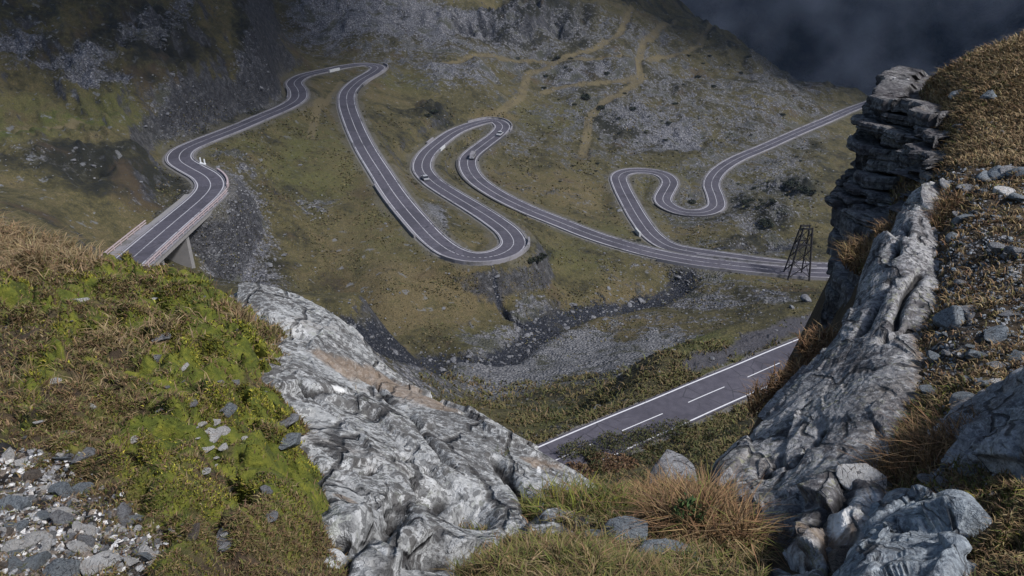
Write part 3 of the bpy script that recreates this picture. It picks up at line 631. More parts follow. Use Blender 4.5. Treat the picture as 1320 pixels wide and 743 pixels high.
#@@PART3
# ================================================================== NEAR ROCK: surfaces lofted through surveyed points, then broken up
def resample(Cg, n, axis):
    m = Cg.shape[axis]; x = np.linspace(0, m - 1, n); i = np.clip(np.floor(x).astype(int), 0, m - 2); t = x - i
    tk = lambda j: np.take(Cg, np.clip(j, 0, m - 1), axis=axis)
    sh = [1, 1, 1]; sh[axis] = -1; t = t.reshape(sh); a, b, c, d = tk(i-1), tk(i), tk(i+1), tk(i+2)
    return b + .5 * t * (c - a + t * (2*a - 5*b + 4*c - d + t * (3*(b - c) + d - a)))
def normals_of(V):
    du = np.gradient(V, axis=0); dv = np.gradient(V, axis=1); nn = np.cross(du, dv)
    return nn / np.maximum(np.linalg.norm(nn, axis=-1), 1e-9)[..., None]
class Loft:
    def __init__(s, rows, n, m, nudge=None):
        if nudge:      # bring the far rim in to where the rock turns over
            c0, du, dv, nr = nudge; rows = [[(c[:-3] + (c[-3] + du, c[-2] + dv, c[-1])) if k >= c0 and i < nr else c for k, c in enumerate(r)] for i, r in enumerate(rows)]
        C = np.array([[P(*c) if len(c) == 3 else np.array(c[:3]) + P(*c[3:]) for c in r] for r in rows])   # (dx,dy,dz,u,v,s) = offset from a surveyed point
        s.V = resample(resample(C, n, 0), m, 1); s.n, s.m = n, m
        s.N = normals_of(s.V); mid = s.V[n//2, m//2]
        s.flip = np.dot(s.N[n//2, m//2], -mid) < 0
        if s.flip: s.N = -s.N
        s.at = {k: np.zeros((n, m)) for k in ('crack', 'stain', 'white')}
    def push(s, h): s.V = s.V + s.N * h[..., None]
    def renorm(s): pass          # everything is pushed along the broad face, so nothing folds over itself
    def pick(s, u, v):
        d = s.V / np.linalg.norm(s.V, axis=-1)[..., None] @ ray(u, v)
        k = np.unravel_index(np.argmax(d), d.shape); return s.V[k]
    def dist(s, line):                       # distance on the rock to a line given by points on it
        p = [s.pick(*q) for q in line]; D = np.full((s.n, s.m), 1e9)
        for a, b in zip(p[:-1], p[1:]):
            ab = b - a; t = np.clip(((s.V - a) @ ab) / max(ab @ ab, 1e-9), 0, 1)
            D = np.minimum(D, np.linalg.norm(s.V - a - t[..., None] * ab, axis=-1))
        return D
    def crevice(s, line, w, depth, shade_mark=1.0):
        d = s.dist(line) + .5 * w * fbm3(s.V * 5, 2)
        f = np.exp(-np.maximum(d, 0)**2 / (w * w)); s.push(-depth * f); s.at['crack'] = np.maximum(s.at['crack'], shade_mark * np.clip(f * 1.5 - .25, 0, 1))  # carved crevice is also coloured dark, painting in shade its depth doesn't give
    def paint(s, key, line, w, amt=1.0):
        s.at[key] = np.maximum(s.at[key], amt * np.clip(1.5 - s.dist(line) / w, 0, 1))
    def mesh(s, name, mat):
        f = grid_faces(s.n, s.m); return mesh_from(name, s.V, [f[:, ::-1] if s.flip else f], mat, True, s.at)
def terrace(x, k=.75):     # turns a smooth field into ledges
    f = np.floor(x); t = x - f; return f + np.clip((t - .5) / (1 - k) + .5, 0, 1)
def frame(q, a, b):     # coordinates along the bedding direction a->b and across it
    e1 = (b - a) / np.linalg.norm(b - a); e2 = np.cross(e1, [0, 0, 1.0]); e2 /= np.linalg.norm(e2); e3 = np.cross(e1, e2)
    return np.stack([q @ e1, q @ e2, q @ e3], -1)
_lay = RNG.uniform(-1, 1, 4096)
def layers(c, soft=.8):          # beds: every layer stands proud or back by its own amount
    i = np.floor(c).astype(int); t = sstep(soft, 1, c - i); return _lay[i % 4096] * (1 - t) + _lay[(i + 1) % 4096] * t
def facets(w, size, tilt, step, seed, stretch=(1, 1, 1)):     # broken faces: each cell of the rock is its own slightly tilted plane
    rg = np.random.default_rng(seed); p = w / (size * np.array(stretch)); lo, hi = p.reshape(-1, 3).min(0) - .5, p.reshape(-1, 3).max(0) + .5
    n = int(min(2600, np.prod(np.maximum(hi - lo, 1)) * .8)); c = rg.uniform(lo, hi, (n, 3)); a = rg.normal(size=(n, 3)) * tilt; b = rg.uniform(-step, step, n)
    from mathutils.kdtree import KDTree
    kd = KDTree(n)
    for i in range(n): kd.insert(c[i], i)
    kd.balance(); f = p.reshape(-1, 3); idx = np.array([kd.find(q)[1] for q in f.tolist()])
    h = (np.einsum('ij,ij->i', a[idx], f - c[idx]) * size + b[idx]).reshape(w.shape[:-1])
    for _ in range(1):
        g = np.pad(h, 1, 'edge'); h = (g[:-2, 1:-1] + g[2:, 1:-1] + g[1:-1, :-2] + g[1:-1, 2:] + 2 * h) / 6
    return h
# ---- pale slab at left
slab = Loft([
 [(-.5,0,-.5,275,383,7.5),(300,379,7.6),(345,379,7.7),(385,386,7.8),(.04,.28,-.5,400,386,7.9),(.15,.7,-2.2,400,386,8.0)],
 [(-.5,0,-.4,290,400,7.1),(325,405,6.9),(375,400,7.3),(440,413,7.6),(.04,.28,-.5,440,413,7.7),(.15,.7,-2.2,440,413,7.8)],
 [(-.4,0,-.4,310,450,5.8),(338,450,5.8),(425,440,6.7),(497,468,7.0),(.04,.28,-.5,497,468,7.1),(.15,.7,-2.2,497,468,7.2)],
 [(-.4,0,-.4,330,510,4.65),(366,515,4.75),(500,515,5.8),(575,520,6.3),(.04,.28,-.5,575,520,6.4),(.15,.7,-2.2,575,520,6.5)],
 [(-.4,0,-.4,350,575,3.9),(392,580,4.0),(560,572,5.1),(645,557,5.9),(.04,.28,-.5,645,557,6.0),(.15,.7,-2.2,645,557,6.1)],
 [(-.4,0,-.4,375,640,3.35),(430,640,3.45),(600,625,4.5),(705,594,5.6),(.04,.28,-.5,705,594,5.7),(.15,.7,-2.2,705,594,5.8)],
 [(-.4,0,-.4,420,700,3.0),(455,710,2.98),(625,680,3.8),(772,640,4.95),(.04,.28,-.5,772,640,5.2),(.15,.7,-2.2,772,640,5.3)],
 [(-.4,0,-.4,430,770,2.65),(480,790,2.65),(640,740,3.15),(800,690,4.2),(.04,.28,-.5,800,690,4.6),(.15,.7,-2.2,800,690,4.7)],
 [(-.4,0,-.5,440,850,2.4),(530,870,2.5),(650,830,2.8),(820,780,3.6),(.04,.28,-.5,820,780,3.7),(.15,.7,-2.2,820,780,3.8)]], 620, 460, (3, -2, 12, 3))
q = slab.V
slab.push(.03 * fbm3(q * .8, 2)); slab.renorm()
w_ = frame(q, P(385, 386, 7.8), P(772, 640, 5.1)); wv = w_ + .10 * np.stack([fbm3(q * 1.1 + 31, 3), fbm3(q * 1.1 + 47, 3), fbm3(q * 1.1 + 59, 3)], -1)
def planes(c, k, sharp=.9): t = c * k; return (terrace(t, sharp) - t) / k
slab.push(.010 * layers(wv[..., 1] * 1.9 + .6 * wv[..., 2], .9) + .014 * layers(wv[..., 0] * 1.1 + wv[..., 1] * .8 + 40, .93) + .004 * layers(wv[..., 1] * 6 + 90, .9)); slab.renorm()
slab.push(facets(wv, .62, .075, .034, 3, (1.7, 1, 1))); slab.push(facets(wv, .20, .05, .008, 4, (1.6, 1, 1))); slab.renorm()
slab.push(.005 * fbm3(wv * np.array([1.2, 7, 7]), 4, True) + .006 * fbm3(wv * np.array([5, 16, 16]), 4) + .005 * fbm3(q * 34, 3))
slab.renorm()
for line, w, d in (([(560,632),(600,662),(640,690),(700,680)], .10, .30), ([(420,695),(470,682),(510,657),(545,640)], .05, .20), ([(470,715),(520,700),(575,715),(600,740)], .06, .14),
                   ([(430,740),(455,700),(440,680)], .035, .10), ([(555,610),(540,580),(500,545),(470,520)], .035, .08), ([(575,640),(556,612),(548,590)], .06, .12), ([(640,590),(680,640),(690,670)], .04, .09), ([(350,470),(400,500),(450,505)], .04, .08),
                   ([(330,410),(380,430),(430,470),(470,490)], .06, .13), ([(480,490),(540,545),(580,600)], .03, .10), ([(380,500),(440,540),(500,600),(545,650)], .022, .07), ([(600,560),(650,610),(690,640)], .022, .07), ([(420,600),(470,610),(530,590)], .02, .06), ([(390,590),(400,640),(430,700)], .05, .12)):
    slab.crevice(line, w, d)
slab.paint('white', [(520,565),(533,580)], .03); slab.paint('white', [(430,500),(440,503)], .04, .8); slab.paint('white', [(692,590),(695,610)], .02); slab.paint('white', [(556,510),(575,525)], .05, .8)
slab.paint('stain', [(430,470),(500,490),(560,520)], .22); slab.paint('stain', [(690,600),(740,635)], .14, .8); slab.paint('stain', [(440,640),(450,645)], .05, .8)
link('rock_slab', slab.mesh('rock_slab', M['slab']), label='large pale grey lichen-spotted rock slab sloping beside the mossy bank', cat='rock outcrop')
# ---- grey face of the crag at right
face = Loft([
 [(.5,.2,-.3,1215,225,11.4),(1195,235,11.2),(1165,258,11.0),(1140,285,10.9),(.22,.30,-.65,1135,290,11),(.7,.8,-3,1135,290,11.2)],
 [(.5,.1,-.3,1205,320,9.1),(1180,322,9.1),(1145,330,9.1),(1112,340,9.5),(.22,.30,-.65,1108,342,9.6),(.7,.8,-3,1108,342,9.8)],
 [(.5,.1,-.3,1200,400,7.4),(1170,405,7.45),(1125,405,7.7),(1078,405,8.3),(.22,.30,-.65,1073,405,8.4),(.7,.8,-3,1073,405,8.6)],
 [(.5,.1,-.3,1212,470,6.05),(1170,470,6.3),(1100,465,6.8),(1036,458,7.6),(.22,.30,-.65,1032,458,7.7),(.7,.8,-3,1032,458,7.9)],
 [(.5,.1,-.3,1215,530,5.15),(1150,530,5.5),(1070,520,6.1),(993,508,7.0),(.22,.30,-.65,988,508,7.1),(.7,.8,-3,988,508,7.3)],
 [(.4,.1,-.3,1190,580,4.6),(1120,590,4.85),(1035,575,5.5),(948,562,6.3),(.22,.30,-.65,943,562,6.4),(.7,.8,-3,943,562,6.6)],
 [(.3,.1,-.3,1165,635,4.05),(1085,640,4.05),(1000,630,4.9),(915,606,5.7),(.22,.30,-.65,912,606,5.8),(.7,.8,-3,912,606,6)],
 [(.3,0,-.3,1150,700,3.3),(1065,700,3.4),(1000,695,3.9),(955,680,4.6),(.22,.30,-.65,945,680,4.7),(.7,.8,-3,945,680,4.8)],
 [(.3,0,-.4,1150,790,2.65),(1055,790,2.7),(1000,780,3.0),(965,760,3.5),(.22,.30,-.65,955,760,3.6),(.7,.8,-3,955,760,3.6)]], 620, 420, (3, 12, 4, 99))
q = face.V
face.push(.03 * fbm3(q * .8 + 9, 2)); face.renorm()
w_ = frame(q, P(1165, 258, 11), P(1000, 600, 5.5)); wv = w_ + .10 * np.stack([fbm3(q * 1.2 + 31, 3), fbm3(q * 1.2 + 47, 3), fbm3(q * 1.2 + 59, 3)], -1)
face.push(.008 * layers(wv[..., 1] * 1.8 + .5 * wv[..., 2], .88) + .010 * layers(wv[..., 0] * .9 + wv[..., 1] * .6 + 70, .92) + .004 * layers(wv[..., 1] * 6 + 20, .9)); face.renorm()
face.push(facets(wv, .75, .05, .026, 5, (1.9, 1, 1))); face.push(facets(wv, .18, .05, .008, 6, (1.6, 1, 1))); face.renorm()
face.push(.006 * fbm3(wv * np.array([1.0, 7, 7]), 4, True) + .008 * fbm3(wv * np.array([4, 15, 15]), 4) + .005 * fbm3(q * 36, 3))
low = sstep(-1.9, -3.0, q[..., 2]) * (1 - sstep(4.2, 5.2, np.linalg.norm(q, axis=-1)))
face.push(low * (facets(q, .30, .20, .04, 8) + .05 * (np.abs(fbm3(q * 3.2, 3)) * 2 - .5))); face.renorm()
for line, w, d in (([(1150,360),(1125,400),(1105,430)], .05, .14), ([(1180,420),(1140,440),(1118,470)], .05, .13), ([(1190,350),(1165,380),(1150,420),(1120,450)], .04, .10), ([(1165,290),(1150,330)], .06, .14), ([(985,610),(1000,640),(1030,645)], .04, .09),
                   ([(1060,660),(1075,690),(1095,720),(1100,750)], .06, .14), ([(1010,600),(960,600)], .05, .08), ([(1080,640),(1100,620),(1130,610)], .05, .10), ([(1120,480),(1060,560),(1020,600)], .03, .05), ([(1000,720),(1040,730)], .04, .07)):
    face.crevice(line, w, d)
face.paint('white', [(1190,430),(1212,500)], .10, .55); face.paint('white', [(1108,345),(1112,350)], .06, .8); face.paint('white', [(990,735),(1030,725)], .12, .62); face.paint('white', [(1080,680),(1120,640)], .10, .6); face.paint('stain', [(1030,690),(1070,700)], .2, .7); face.paint('stain', [(1195,440),(1210,520)], .16, .8); face.paint('stain', [(1060,690),(1080,720)], .1, .6)
crag = link('rock_crag', face.mesh('rock_crag', M['crag']), label='grey lichened crag with a smooth sloping face and bedded dark cliff at right', cat='rock outcrop')
# ---- dark bedded cliff behind it
OUT = np.array([-.72, -.69, 0.0])
CLIFF = [[(1112,118,16.0),(1142,114,15.7),(1178,112,15.3),(1212,114,15.0)],[(1106,150,15.7),(1136,152,15.2),(1172,150,14.8),(1206,150,14.4)],[(1098,180,15.5),(1128,182,15.0),(1166,180,14.6),(1200,180,13.6)],[(1088,210,15.2),(1118,212,14.8),(1156,212,14.7),(1192,212,13.0)],
 [(1076,245,14.9),(1106,248,14.3),(1150,248,14.4),(1188,248,12.4)],[(1066,292,14.5),(1094,294,13.8),(1135,296,13.4),(1178,296,12.0)],[(1060,350,14.2),(1086,352,13.5),(1122,352,12.8),(1168,352,11.6)],[(1057,420,13.9),(1080,422,13.2),(1115,422,12.4),(1160,422,11.3)],[(1050,560,13.7),(1072,562,13.0),(1105,562,12.2),(1150,560,11.0)]]
CW = np.array([[P(*c) for c in r] for r in CLIFF])
def cliff_beds():
    nj = 300; V, F, off, lay_i = [], [], 0, 0; rg = np.random.default_rng(5); z = -3.06; base = P(1150, 160, 15)
    def front(zz):
        c = [np.array([np.interp(-zz, -CW[:, k, 2], CW[:, k, 0]), np.interp(-zz, -CW[:, k, 2], CW[:, k, 1])]) for k in range(4)]
        pl = np.array([c[0] + [1.6, 2.4], c[0] + [.45, .7], c[0], c[1], c[2], c[3], c[3] + [.7, .25], c[3] + [1.8, .9]])
        a = np.concatenate([[0], np.cumsum(np.linalg.norm(np.diff(pl, axis=0), axis=1))]); t = np.linspace(0, a[-1], nj)
        q = np.stack([np.interp(t, a, pl[:, 0]), np.interp(t, a, pl[:, 1])], 1)
        for _ in range(12): q[1:-1] = .5 * q[1:-1] + .25 * (q[:-2] + q[2:])
        return q, t
    while z > -8.4:
        th = rg.uniform(.05, .26) if z > -4.6 else rg.uniform(.12, .5)
        f, arc = front(z - th / 2); t = np.gradient(f, axis=0)
        t = np.stack([np.convolve(np.pad(t[:, c], 20, 'edge'), np.ones(41) / 41, 'valid') for c in (0, 1)], 1); t /= np.linalg.norm(t, axis=1)[:, None]
        nrm = np.stack([t[:, 1], -t[:, 0]], 1)
        if nrm[nj // 2] @ OUT[:2] < 0: nrm = -nrm
        fq = np.concatenate([f, np.full((nj, 1), lay_i * 7.7)], 1)
        k = 1.0 if z > -4.8 else .55
        o = k * (rg.uniform(-.10, .13) + .09 * layers(arc * rg.uniform(1.0, 2.2) + lay_i * 11.3, .97) + .05 * layers(arc * rg.uniform(3.5, 6) + lay_i * 3.1, .95)) + .05 * fbm3(fq * 1.8, 3) - .06
        u = np.linspace(0, 1, nj)
        o = o - .8 * sstep(.52, .58, u) * (1 - sstep(.70, .76, u)) * sstep(-3.6, -3.8, z) * (1 - sstep(-4.8, -5.2, z))         # the dark recess
        o = o - k * sstep(.40, .44, layers(arc * rg.uniform(1.5, 3) + lay_i * 5.7 + 500, .98)) * rg.uniform(.05, .30)        # blocks that have fallen out
        ch = min(.03, th * .2)
        prof = [(-2.0, -.9), (-.5, -.10), (-ch * 2, -.006), (-ch * .4, -ch * .5), (0, -ch * 1.3), (.012, -th * .35), (-.012, -th * .65), (0, -th + ch), (-ch, -th), (-.9, -th - .02)]
        rows = []
        for d, dz in prof:
            q = np.zeros((nj, 3)); q[:, :2] = f + nrm * (o + max(d, -.9))[:, None] + (np.array([.75, 1.0]) if d < -1 else 0)
            q[:, 2] = z + dz + .10 * (q[:, 0] - base[0]) - .05 * (q[:, 1] - base[1]) + .05 * fbm2(q[:, 0] * .8 + lay_i, q[:, 1] * .8, 2)
            if d > -.4: q[:, :2] += (.030 * fbm3(q * 5, 4))[:, None] * nrm; q[:, 2] += .016 * fbm3(q * 7 + 4, 3)
            rows.append(q)
        V.append(np.stack(rows).reshape(-1, 3)); F.append(grid_faces(len(prof), nj, off)); off += len(prof) * nj; z -= th - .004; lay_i += 1
    return mesh_from('cliff', np.vstack(V), [np.vstack(F)], M['cliff'], False)
link('cliff', cliff_beds(), crag)
# ================================================================== LOOSE ROCKS
def rock_mesh(name, seed, sub, mat, flat=1.0, cuts=11, rough=.05):
    rg = np.random.default_rng(seed); bm = bmesh.new(); bmesh.ops.create_icosphere(bm, subdivisions=sub, radius=1.0)
    V = np.array([v.co[:] for v in bm.verts]); F = np.array([[v.index for v in f.verts] for f in bm.faces]); bm.free()
    for _ in range(cuts):
        nn = rg.normal(size=3); nn /= np.linalg.norm(nn); d = rg.uniform(.45, .8); e = V @ nn - d
        V = V - np.where(e > 0, e, 0)[:, None] * nn * .97
    V *= np.array([rg.uniform(.85, 1.25), rg.uniform(.7, 1.0), flat * rg.uniform(.55, .8)])
    nn = V / np.linalg.norm(V, axis=1)[:, None]
    V += nn * (rough * fbm3(V * 2.4 + seed, 3) + rough * .5 * fbm3(V * 7 + seed, 2))[:, None]
    V /= np.abs(V).max()
    return mesh_from(name, V, [F], mat, sub > 2)
STONES = {m: [rock_mesh('stone', 100 * j + i, 4, M[m], f) for i, f in enumerate((1, .8, 1.1, .6))] for j, m in enumerate(('stone', 'bluestone', 'quartz', 'brownstone'))}
LUMPS = [rock_mesh('boulder', 900 + i, 3, M['boulder'], 1.0, 9, .06) for i in range(7)]
used_mesh = set()
def put_rock(name, me, p, size, label, cat, group=None, sink=.25, squash=1.0, rot=None, tilt=.35):
    o = link(name, me, label=label, cat=cat, group=group)
    o.rotation_euler = rot if rot else (random.uniform(-tilt, tilt), random.uniform(-tilt, tilt), random.uniform(0, 6.28))
    o.scale = (size, size, size * squash); o.location = (p[0], p[1], p[2] + size * squash * (.5 - sink * 2) * .6)
    return o
# single stones one can point to (u, v, width px, kind, label)
NAMED = [(1231,414,44,'bluestone','large blue-grey boulder standing in the turf above the crag'),(1300,407,30,'stone','rounded grey boulder at the right edge beside the blue-grey boulder'),(1285,470,26,'stone','pale grey angular stone alone in dark turf under the long flat slab'),
 (1250,530,52,'stone','flat pale stone beside the big white-streaked boulder'),(1290,433,52,'bluestone','long flat slab of stone lying in the right-hand turf'),(1262,458,40,'bluestone','flat grey stone just below the blue-grey boulder'),(1208,262,16,'quartz','small bright white stone on the crag rim'),
 (130,728,58,'quartz','large bright white quartz block in the rubble at bottom left'),(74,738,48,'bluestone','dark blue-grey block in the rubble beside the white quartz block'),(20,655,44,'bluestone','blue-grey slab at the left edge of the rubble'),(18,706,34,'quartz','cream quartz block by the left edge of the rubble'),
 (365,545,40,'stone','grey block wedged between moss and the pale slab'),(372,568,34,'bluestone','dark block under the grey block beside the pale slab'),(297,527,26,'bluestone','blue-grey stone on the upper edge of the moss'),(272,562,34,'quartz','largest white quartz lump showing through the moss'),(262,607,16,'quartz','small white stone lying on the moss'),
 (68,492,18,'quartz','small white stone on the upper mossy bank'),(200,462,22,'stone','grey stone half sunk in the upper mossy bank'),(205,437,26,'stone','flat grey stone near the top of the mossy bank'),(345,665,26,'stone','tilted grey stone at the lower edge of the moss'),(290,690,44,'stone','pale flat stone at the bottom of the mossy bank'),
 (868,622,90,'stone','rounded grey rock humped behind the dry grass'),(858,715,95,'bluestone','large grey rock rising from the grass at bottom centre'),(805,690,56,'bluestone','grey rock in the grass left of the large bottom rock'),(770,690,30,'bluestone','small pointed grey rock in the bottom grass'),(942,718,18,'quartz','small pale stone beside the brown tussock'),
 (1115,618,60,'quartz','pale crusted rock beside the rusty tussock'),(1075,690,60,'brownstone','pinkish brown rock at the foot of the crag'),(1070,715,34,'stone','small rounded stone in the crag gully'),
 (1200,620,30,'stone','small grey stone above the blue-veined rock'),(1092,738,70,'brownstone','brown stone wedged between the crag foot and the blue-veined rock'),(165,675,36,'stone','grey pointed stone at the moss edge above the quartz block'),(105,590,30,'stone','pale grey stone in the moss above the rubble')]
for u, v, wpx, kind, lab in NAMED:
    p = hit(u, v)
    for L in (slab, face):
        d = L.V / np.linalg.norm(L.V, axis=-1)[..., None] @ ray(u, v); kk = np.unravel_index(np.argmax(d), d.shape)
        if d[kk] > .999995 and np.linalg.norm(L.V[kk]) < np.linalg.norm(p): p = L.V[kk]
    s = np.linalg.norm(p) * wpx / FPX / 2
    put_rock('stone', random.choice(STONES[kind]), p, s * 1.08, lab, 'rock', squash=random.uniform(.7, .95))
def wedge(name, pts, mat, label, sub=40, amp=.03, ridge=None):     # a boulder built as a loft over surveyed ridge points
    pts = [[(-.12, .05, -.5) + tuple(r[0][-3:])] + r for r in pts]
    L = Loft([[c[:-1] + (c[-1] * .955,) for c in r] for r in pts], sub * 5, sub * 5); qq = L.V
    L.push(amp * .8 * fbm3(qq * 2.1, 2) + facets(qq, .34, .10, .012, 21, (1.8, 1, 1)) + facets(qq, .11, .10, .005, 22, (1.8, 1, 1)) + amp * .2 * fbm3(qq * 24, 3)); L.renorm()
    ly = qq @ np.array([.5, -.3, .8]) * 9; L.push(amp * .5 * (terrace(ly, .8) - ly))
    return link(name, L.mesh(name, mat), label=label, cat='rock')
wedge('boulder', [[(.3,.5,-.6,1240,578,4.4),(0,.4,-.3,1270,560,4.5),(0,.4,-.3,1310,520,4.7),(.1,.4,-.3,1400,480,4.7),(.5,.4,-.8,1420,480,4.7)],[(1238,578,4.3),(1268,553,4.4),(1310,512,4.55),(1360,480,4.5),(.4,0,-.8,1420,500,4.4)],[(1242,582,4.15),(1280,570,4.1),(1325,545,4.1),(1370,530,4.1),(.4,0,-.8,1420,540,4.1)],[(1245,590,4.08),(1285,598,3.95),(1325,600,3.85),(1370,600,3.8),(.4,0,-.8,1420,600,3.8)],[(0,0,-.5,1245,600,4.05),(0,.1,-.6,1285,610,3.95),(0,.1,-.6,1325,612,3.85),(0,.1,-.6,1370,612,3.8),(.4,0,-1,1420,612,3.8)]], M['stone'], 'big white-streaked sloping boulder at the right edge')
wedge('boulder', [[(0,.3,-.5,1110,720,3.2),(0,.3,-.3,1180,655,3.7),(0,.3,-.3,1215,632,3.8),(.1,.2,-.3,1240,650,3.7),(.3,.2,-.6,1290,710,3.2)],[(1108,720,3.15),(1165,655,3.55),(1205,632,3.7),(1235,660,3.5),(.15,0,-.4,1280,715,3.1)],[(1105,735,3.05),(1150,690,3.25),(1190,680,3.3),(1250,695,3.2),(.15,0,-.4,1290,735,2.95)],[(1100,760,2.85),(1140,745,2.8),(1185,750,2.75),(1240,745,2.85),(.15,0,-.4,1290,760,2.8)],[(0,0,-.4,1100,800,2.7),(0,0,-.3,1140,810,2.55),(0,0,-.3,1185,820,2.5),(0,0,-.3,1240,810,2.55),(.15,0,-.5,1290,800,2.6)]], M['bluestone'], 'sharp-ridged blue-grey rock with white veins at bottom right')
# scattered stones: right slope and left rubble
def scatter(n, mask, region, sizes, kinds, label, group, cap, rmax=18, sink=.2, tilt=.5):
    u0, v0, u1, v1 = region; got = 0; tries = 0
    while got < n and tries < n * 40:
        tries += 1
        u, v = random.uniform(u0, u1), random.uniform(v0, v1); p = hit(u, v)
        if math.hypot(p[0], p[1]) > rmax or (mask is not None and random.random() > gz(p[0], p[1], mask)): continue
        px = sizes[0] + (sizes[1] - sizes[0]) * random.random() ** 2.2; s = np.linalg.norm(p) * px / FPX / 2
        kd = random.choice(kinds); put_rock('stone', random.choice(STONES[kd]), p, s, label[kd] if isinstance(label, dict) else label, 'rock', group, squash=random.uniform(.5, .95), sink=sink, tilt=tilt); got += 1
lab_r = {'stone': 'small grey stone lying in the brown turf of the right slope', 'bluestone': 'small blue-grey stone lying in the brown turf of the right slope', 'quartz': 'small white stone lying in the brown turf of the right slope'}
scatter(125, .3 + .7 * m_bare, (1195, 120, 1320, 640), (7, 32), ('stone', 'stone', 'bluestone', 'bluestone', 'quartz'), lab_r, 'small stones on the right slope', 0)
for u, v, w_ in ((258,548,18),(286,556,20),(266,578,18),(288,577,13),(277,545,15),(280,590,10),(255,565,9)):
    pq = hit(u, v); put_rock('stone', random.choice(STONES['quartz']), pq, np.linalg.norm(pq) * w_ / FPX / 2, 'small white quartz lump showing through the moss around the largest lump', 'rock', 'quartz lumps in the moss', squash=.6)
lab_l = {'stone': 'small grey stone in the loose rubble at bottom left', 'bluestone': 'small dark stone in the loose rubble at bottom left', 'quartz': 'small white stone in the loose rubble at bottom left', 'brownstone': 'small brown stone in the loose rubble at bottom left'}
scatter(92, m_gravel * 1.2, (0, 585, 330, 743), (9, 34), ('stone', 'bluestone', 'quartz', 'quartz', 'quartz', 'brownstone', 'bluestone'), lab_l, 'small stones in the left rubble', 0, sink=.05, tilt=.9)
scatter(45, .15 + m_moss * .5, (0, 380, 350, 700), (5, 20), ('quartz', 'stone', 'stone'), {'quartz': 'tiny white stone showing in the mossy bank', 'stone': 'tiny grey stone showing in the mossy bank'}, 'small stones in the mossy bank', 0)
def rubble(name, n, mask, region, sizes, mats, rmax, label=None, rmin=0):
    """many small rocks nobody could count, as one object"""
    base = [np.array([v.co[:] for v in m.vertices]) for m in mats]; fac = [np.array([p.vertices[:] for p in m.polygons]) for m in mats]
    u0, v0, u1, v1 = region; V, F, off, got, tries = [], [], 0, 0, 0
    while got < n and tries < n * 12:
        tries += 1
        p = hit(random.uniform(u0, u1), random.uniform(v0, v1)); r = math.hypot(p[0], p[1])
        if not rmin < r < rmax or random.random() > gz(p[0], p[1], mask): continue
        s = np.linalg.norm(p) * (sizes[0] + (sizes[1] - sizes[0]) * random.random() ** 2.5) / FPX / 2; k = random.randrange(len(base))
        Rm = np.array(Matrix.Rotation(random.uniform(0, 6.28), 3, 'Z') @ Matrix.Rotation(random.uniform(-.5, .5), 3, 'X'))
        V.append(base[k] * np.array([s, s, s * random.uniform(.5, 1)]) @ Rm.T + p); F.append(fac[k] + off); off += len(base[k]); got += 1
    return link(name, mesh_from(name, np.vstack(V), [np.vstack(F)], mats[0].materials[0], False), kind='stuff')
low = lambda m, i: rock_mesh('pebble', 400 + i, 1, M[m], 1, 7, .03)
rubble('gravel', 800, m_gravel, (0, 580, 330, 743), (3, 11), [low('stone', 0), low('stone', 1), low('stone', 2)], 12)
rubble('gravel', 450, m_gravel, (0, 580, 330, 743), (3, 10), [low('quartz', 5), low('quartz', 6)], 12)
rubble('gravel', 600, m_gravel, (0, 580, 330, 743), (3, 12), [low('brownstone', 7), low('brownstone', 8)], 12)
rubble('gravel', 1700, .06 + m_bare, (1190, 110, 1320, 640), (2.0, 8), [low('stone', 3), low('stone', 4)], 22)
rubble('gravel', 900, .06 + m_bare, (1190, 110, 1320, 640), (2.0, 7), [low('bluestone', 3), low('bluestone', 4)], 22)
# ================================================================== VALLEY ROCKS
roadclear = np.minimum(np.minimum(dA, dB), dC)
NB_ = [(738,393,11,'pale boulder beside the stream below the lowest hairpin'),(1042,388,20,'large pale flat boulder in the meadow by the foot of the cliff'),(1021,397,9,'small cubic boulder left of the large flat boulder'),(1036,410,8,'small pale boulder just below the large flat boulder'),(779,412,11,'pale boulder on the near bank of the stream'),
       (917,463,10,'white stone on the verge of the nearest road'),(365,329,10,'grey boulder on the mound below the bridge'),(349,342,9,'flat boulder on the mound nearest the bridge'),(799,272,9,'pale boulder left of the road to the double bend'),(785,372,9,'pale boulder near the stream under the joined roads'),(851,480,6,'tiny pale stone on the grass above the nearest road'),(770,525,10,'pale flat stone on the verge left of the nearest road'),(868,452,8,'grey boulder on the gravel fan')]
for u, v, wpx, lab in NB_:
    p = hit(u, v, 30); put_rock('boulder', random.choice(LUMPS), p, np.linalg.norm(p) * wpx / FPX / 2, lab, 'boulder', squash=.75)
def boulders(n, mask, region, sizes, label, group, rmin=30, rmax=560):
    u0, v0, u1, v1 = region; got = tries = 0
    while got < n and tries < n * 60:
        tries += 1; p = hit(random.uniform(u0, u1), random.uniform(v0, v1), 30); r = math.hypot(p[0], p[1])
        if not rmin < r < rmax or gz(p[0], p[1], roadclear) < 5 or random.random() > gz(p[0], p[1], mask): continue
        px = sizes[0] + (sizes[1] - sizes[0]) * random.random() ** 2
        put_rock('boulder', random.choice(LUMPS), p, np.linalg.norm(p) * px / FPX / 2, label, 'boulder', group, squash=random.uniform(.6, .95)); got += 1
boulders(110, m_stream, (430, 310, 1045, 480), (3, 12), 'boulder in the dark stony stream bed of the valley floor', 'boulders in the stream bed')
boulders(75, m_scree + .03, (600, 380, 1050, 520), (2.5, 7), 'boulder on the grey gravel fan between stream and nearest road', 'boulders on the gravel fan')
boulders(75, m_scree + .05, (200, 200, 620, 400), (2.5, 7), 'boulder in the stony ground between bridge and lowest hairpin', 'boulders below the bridge')
boulders(50, m_scree * .8 + .05, (0, 20, 350, 280), (3, 9), 'boulder on the dark slope above the bridge', 'boulders on the left slope')
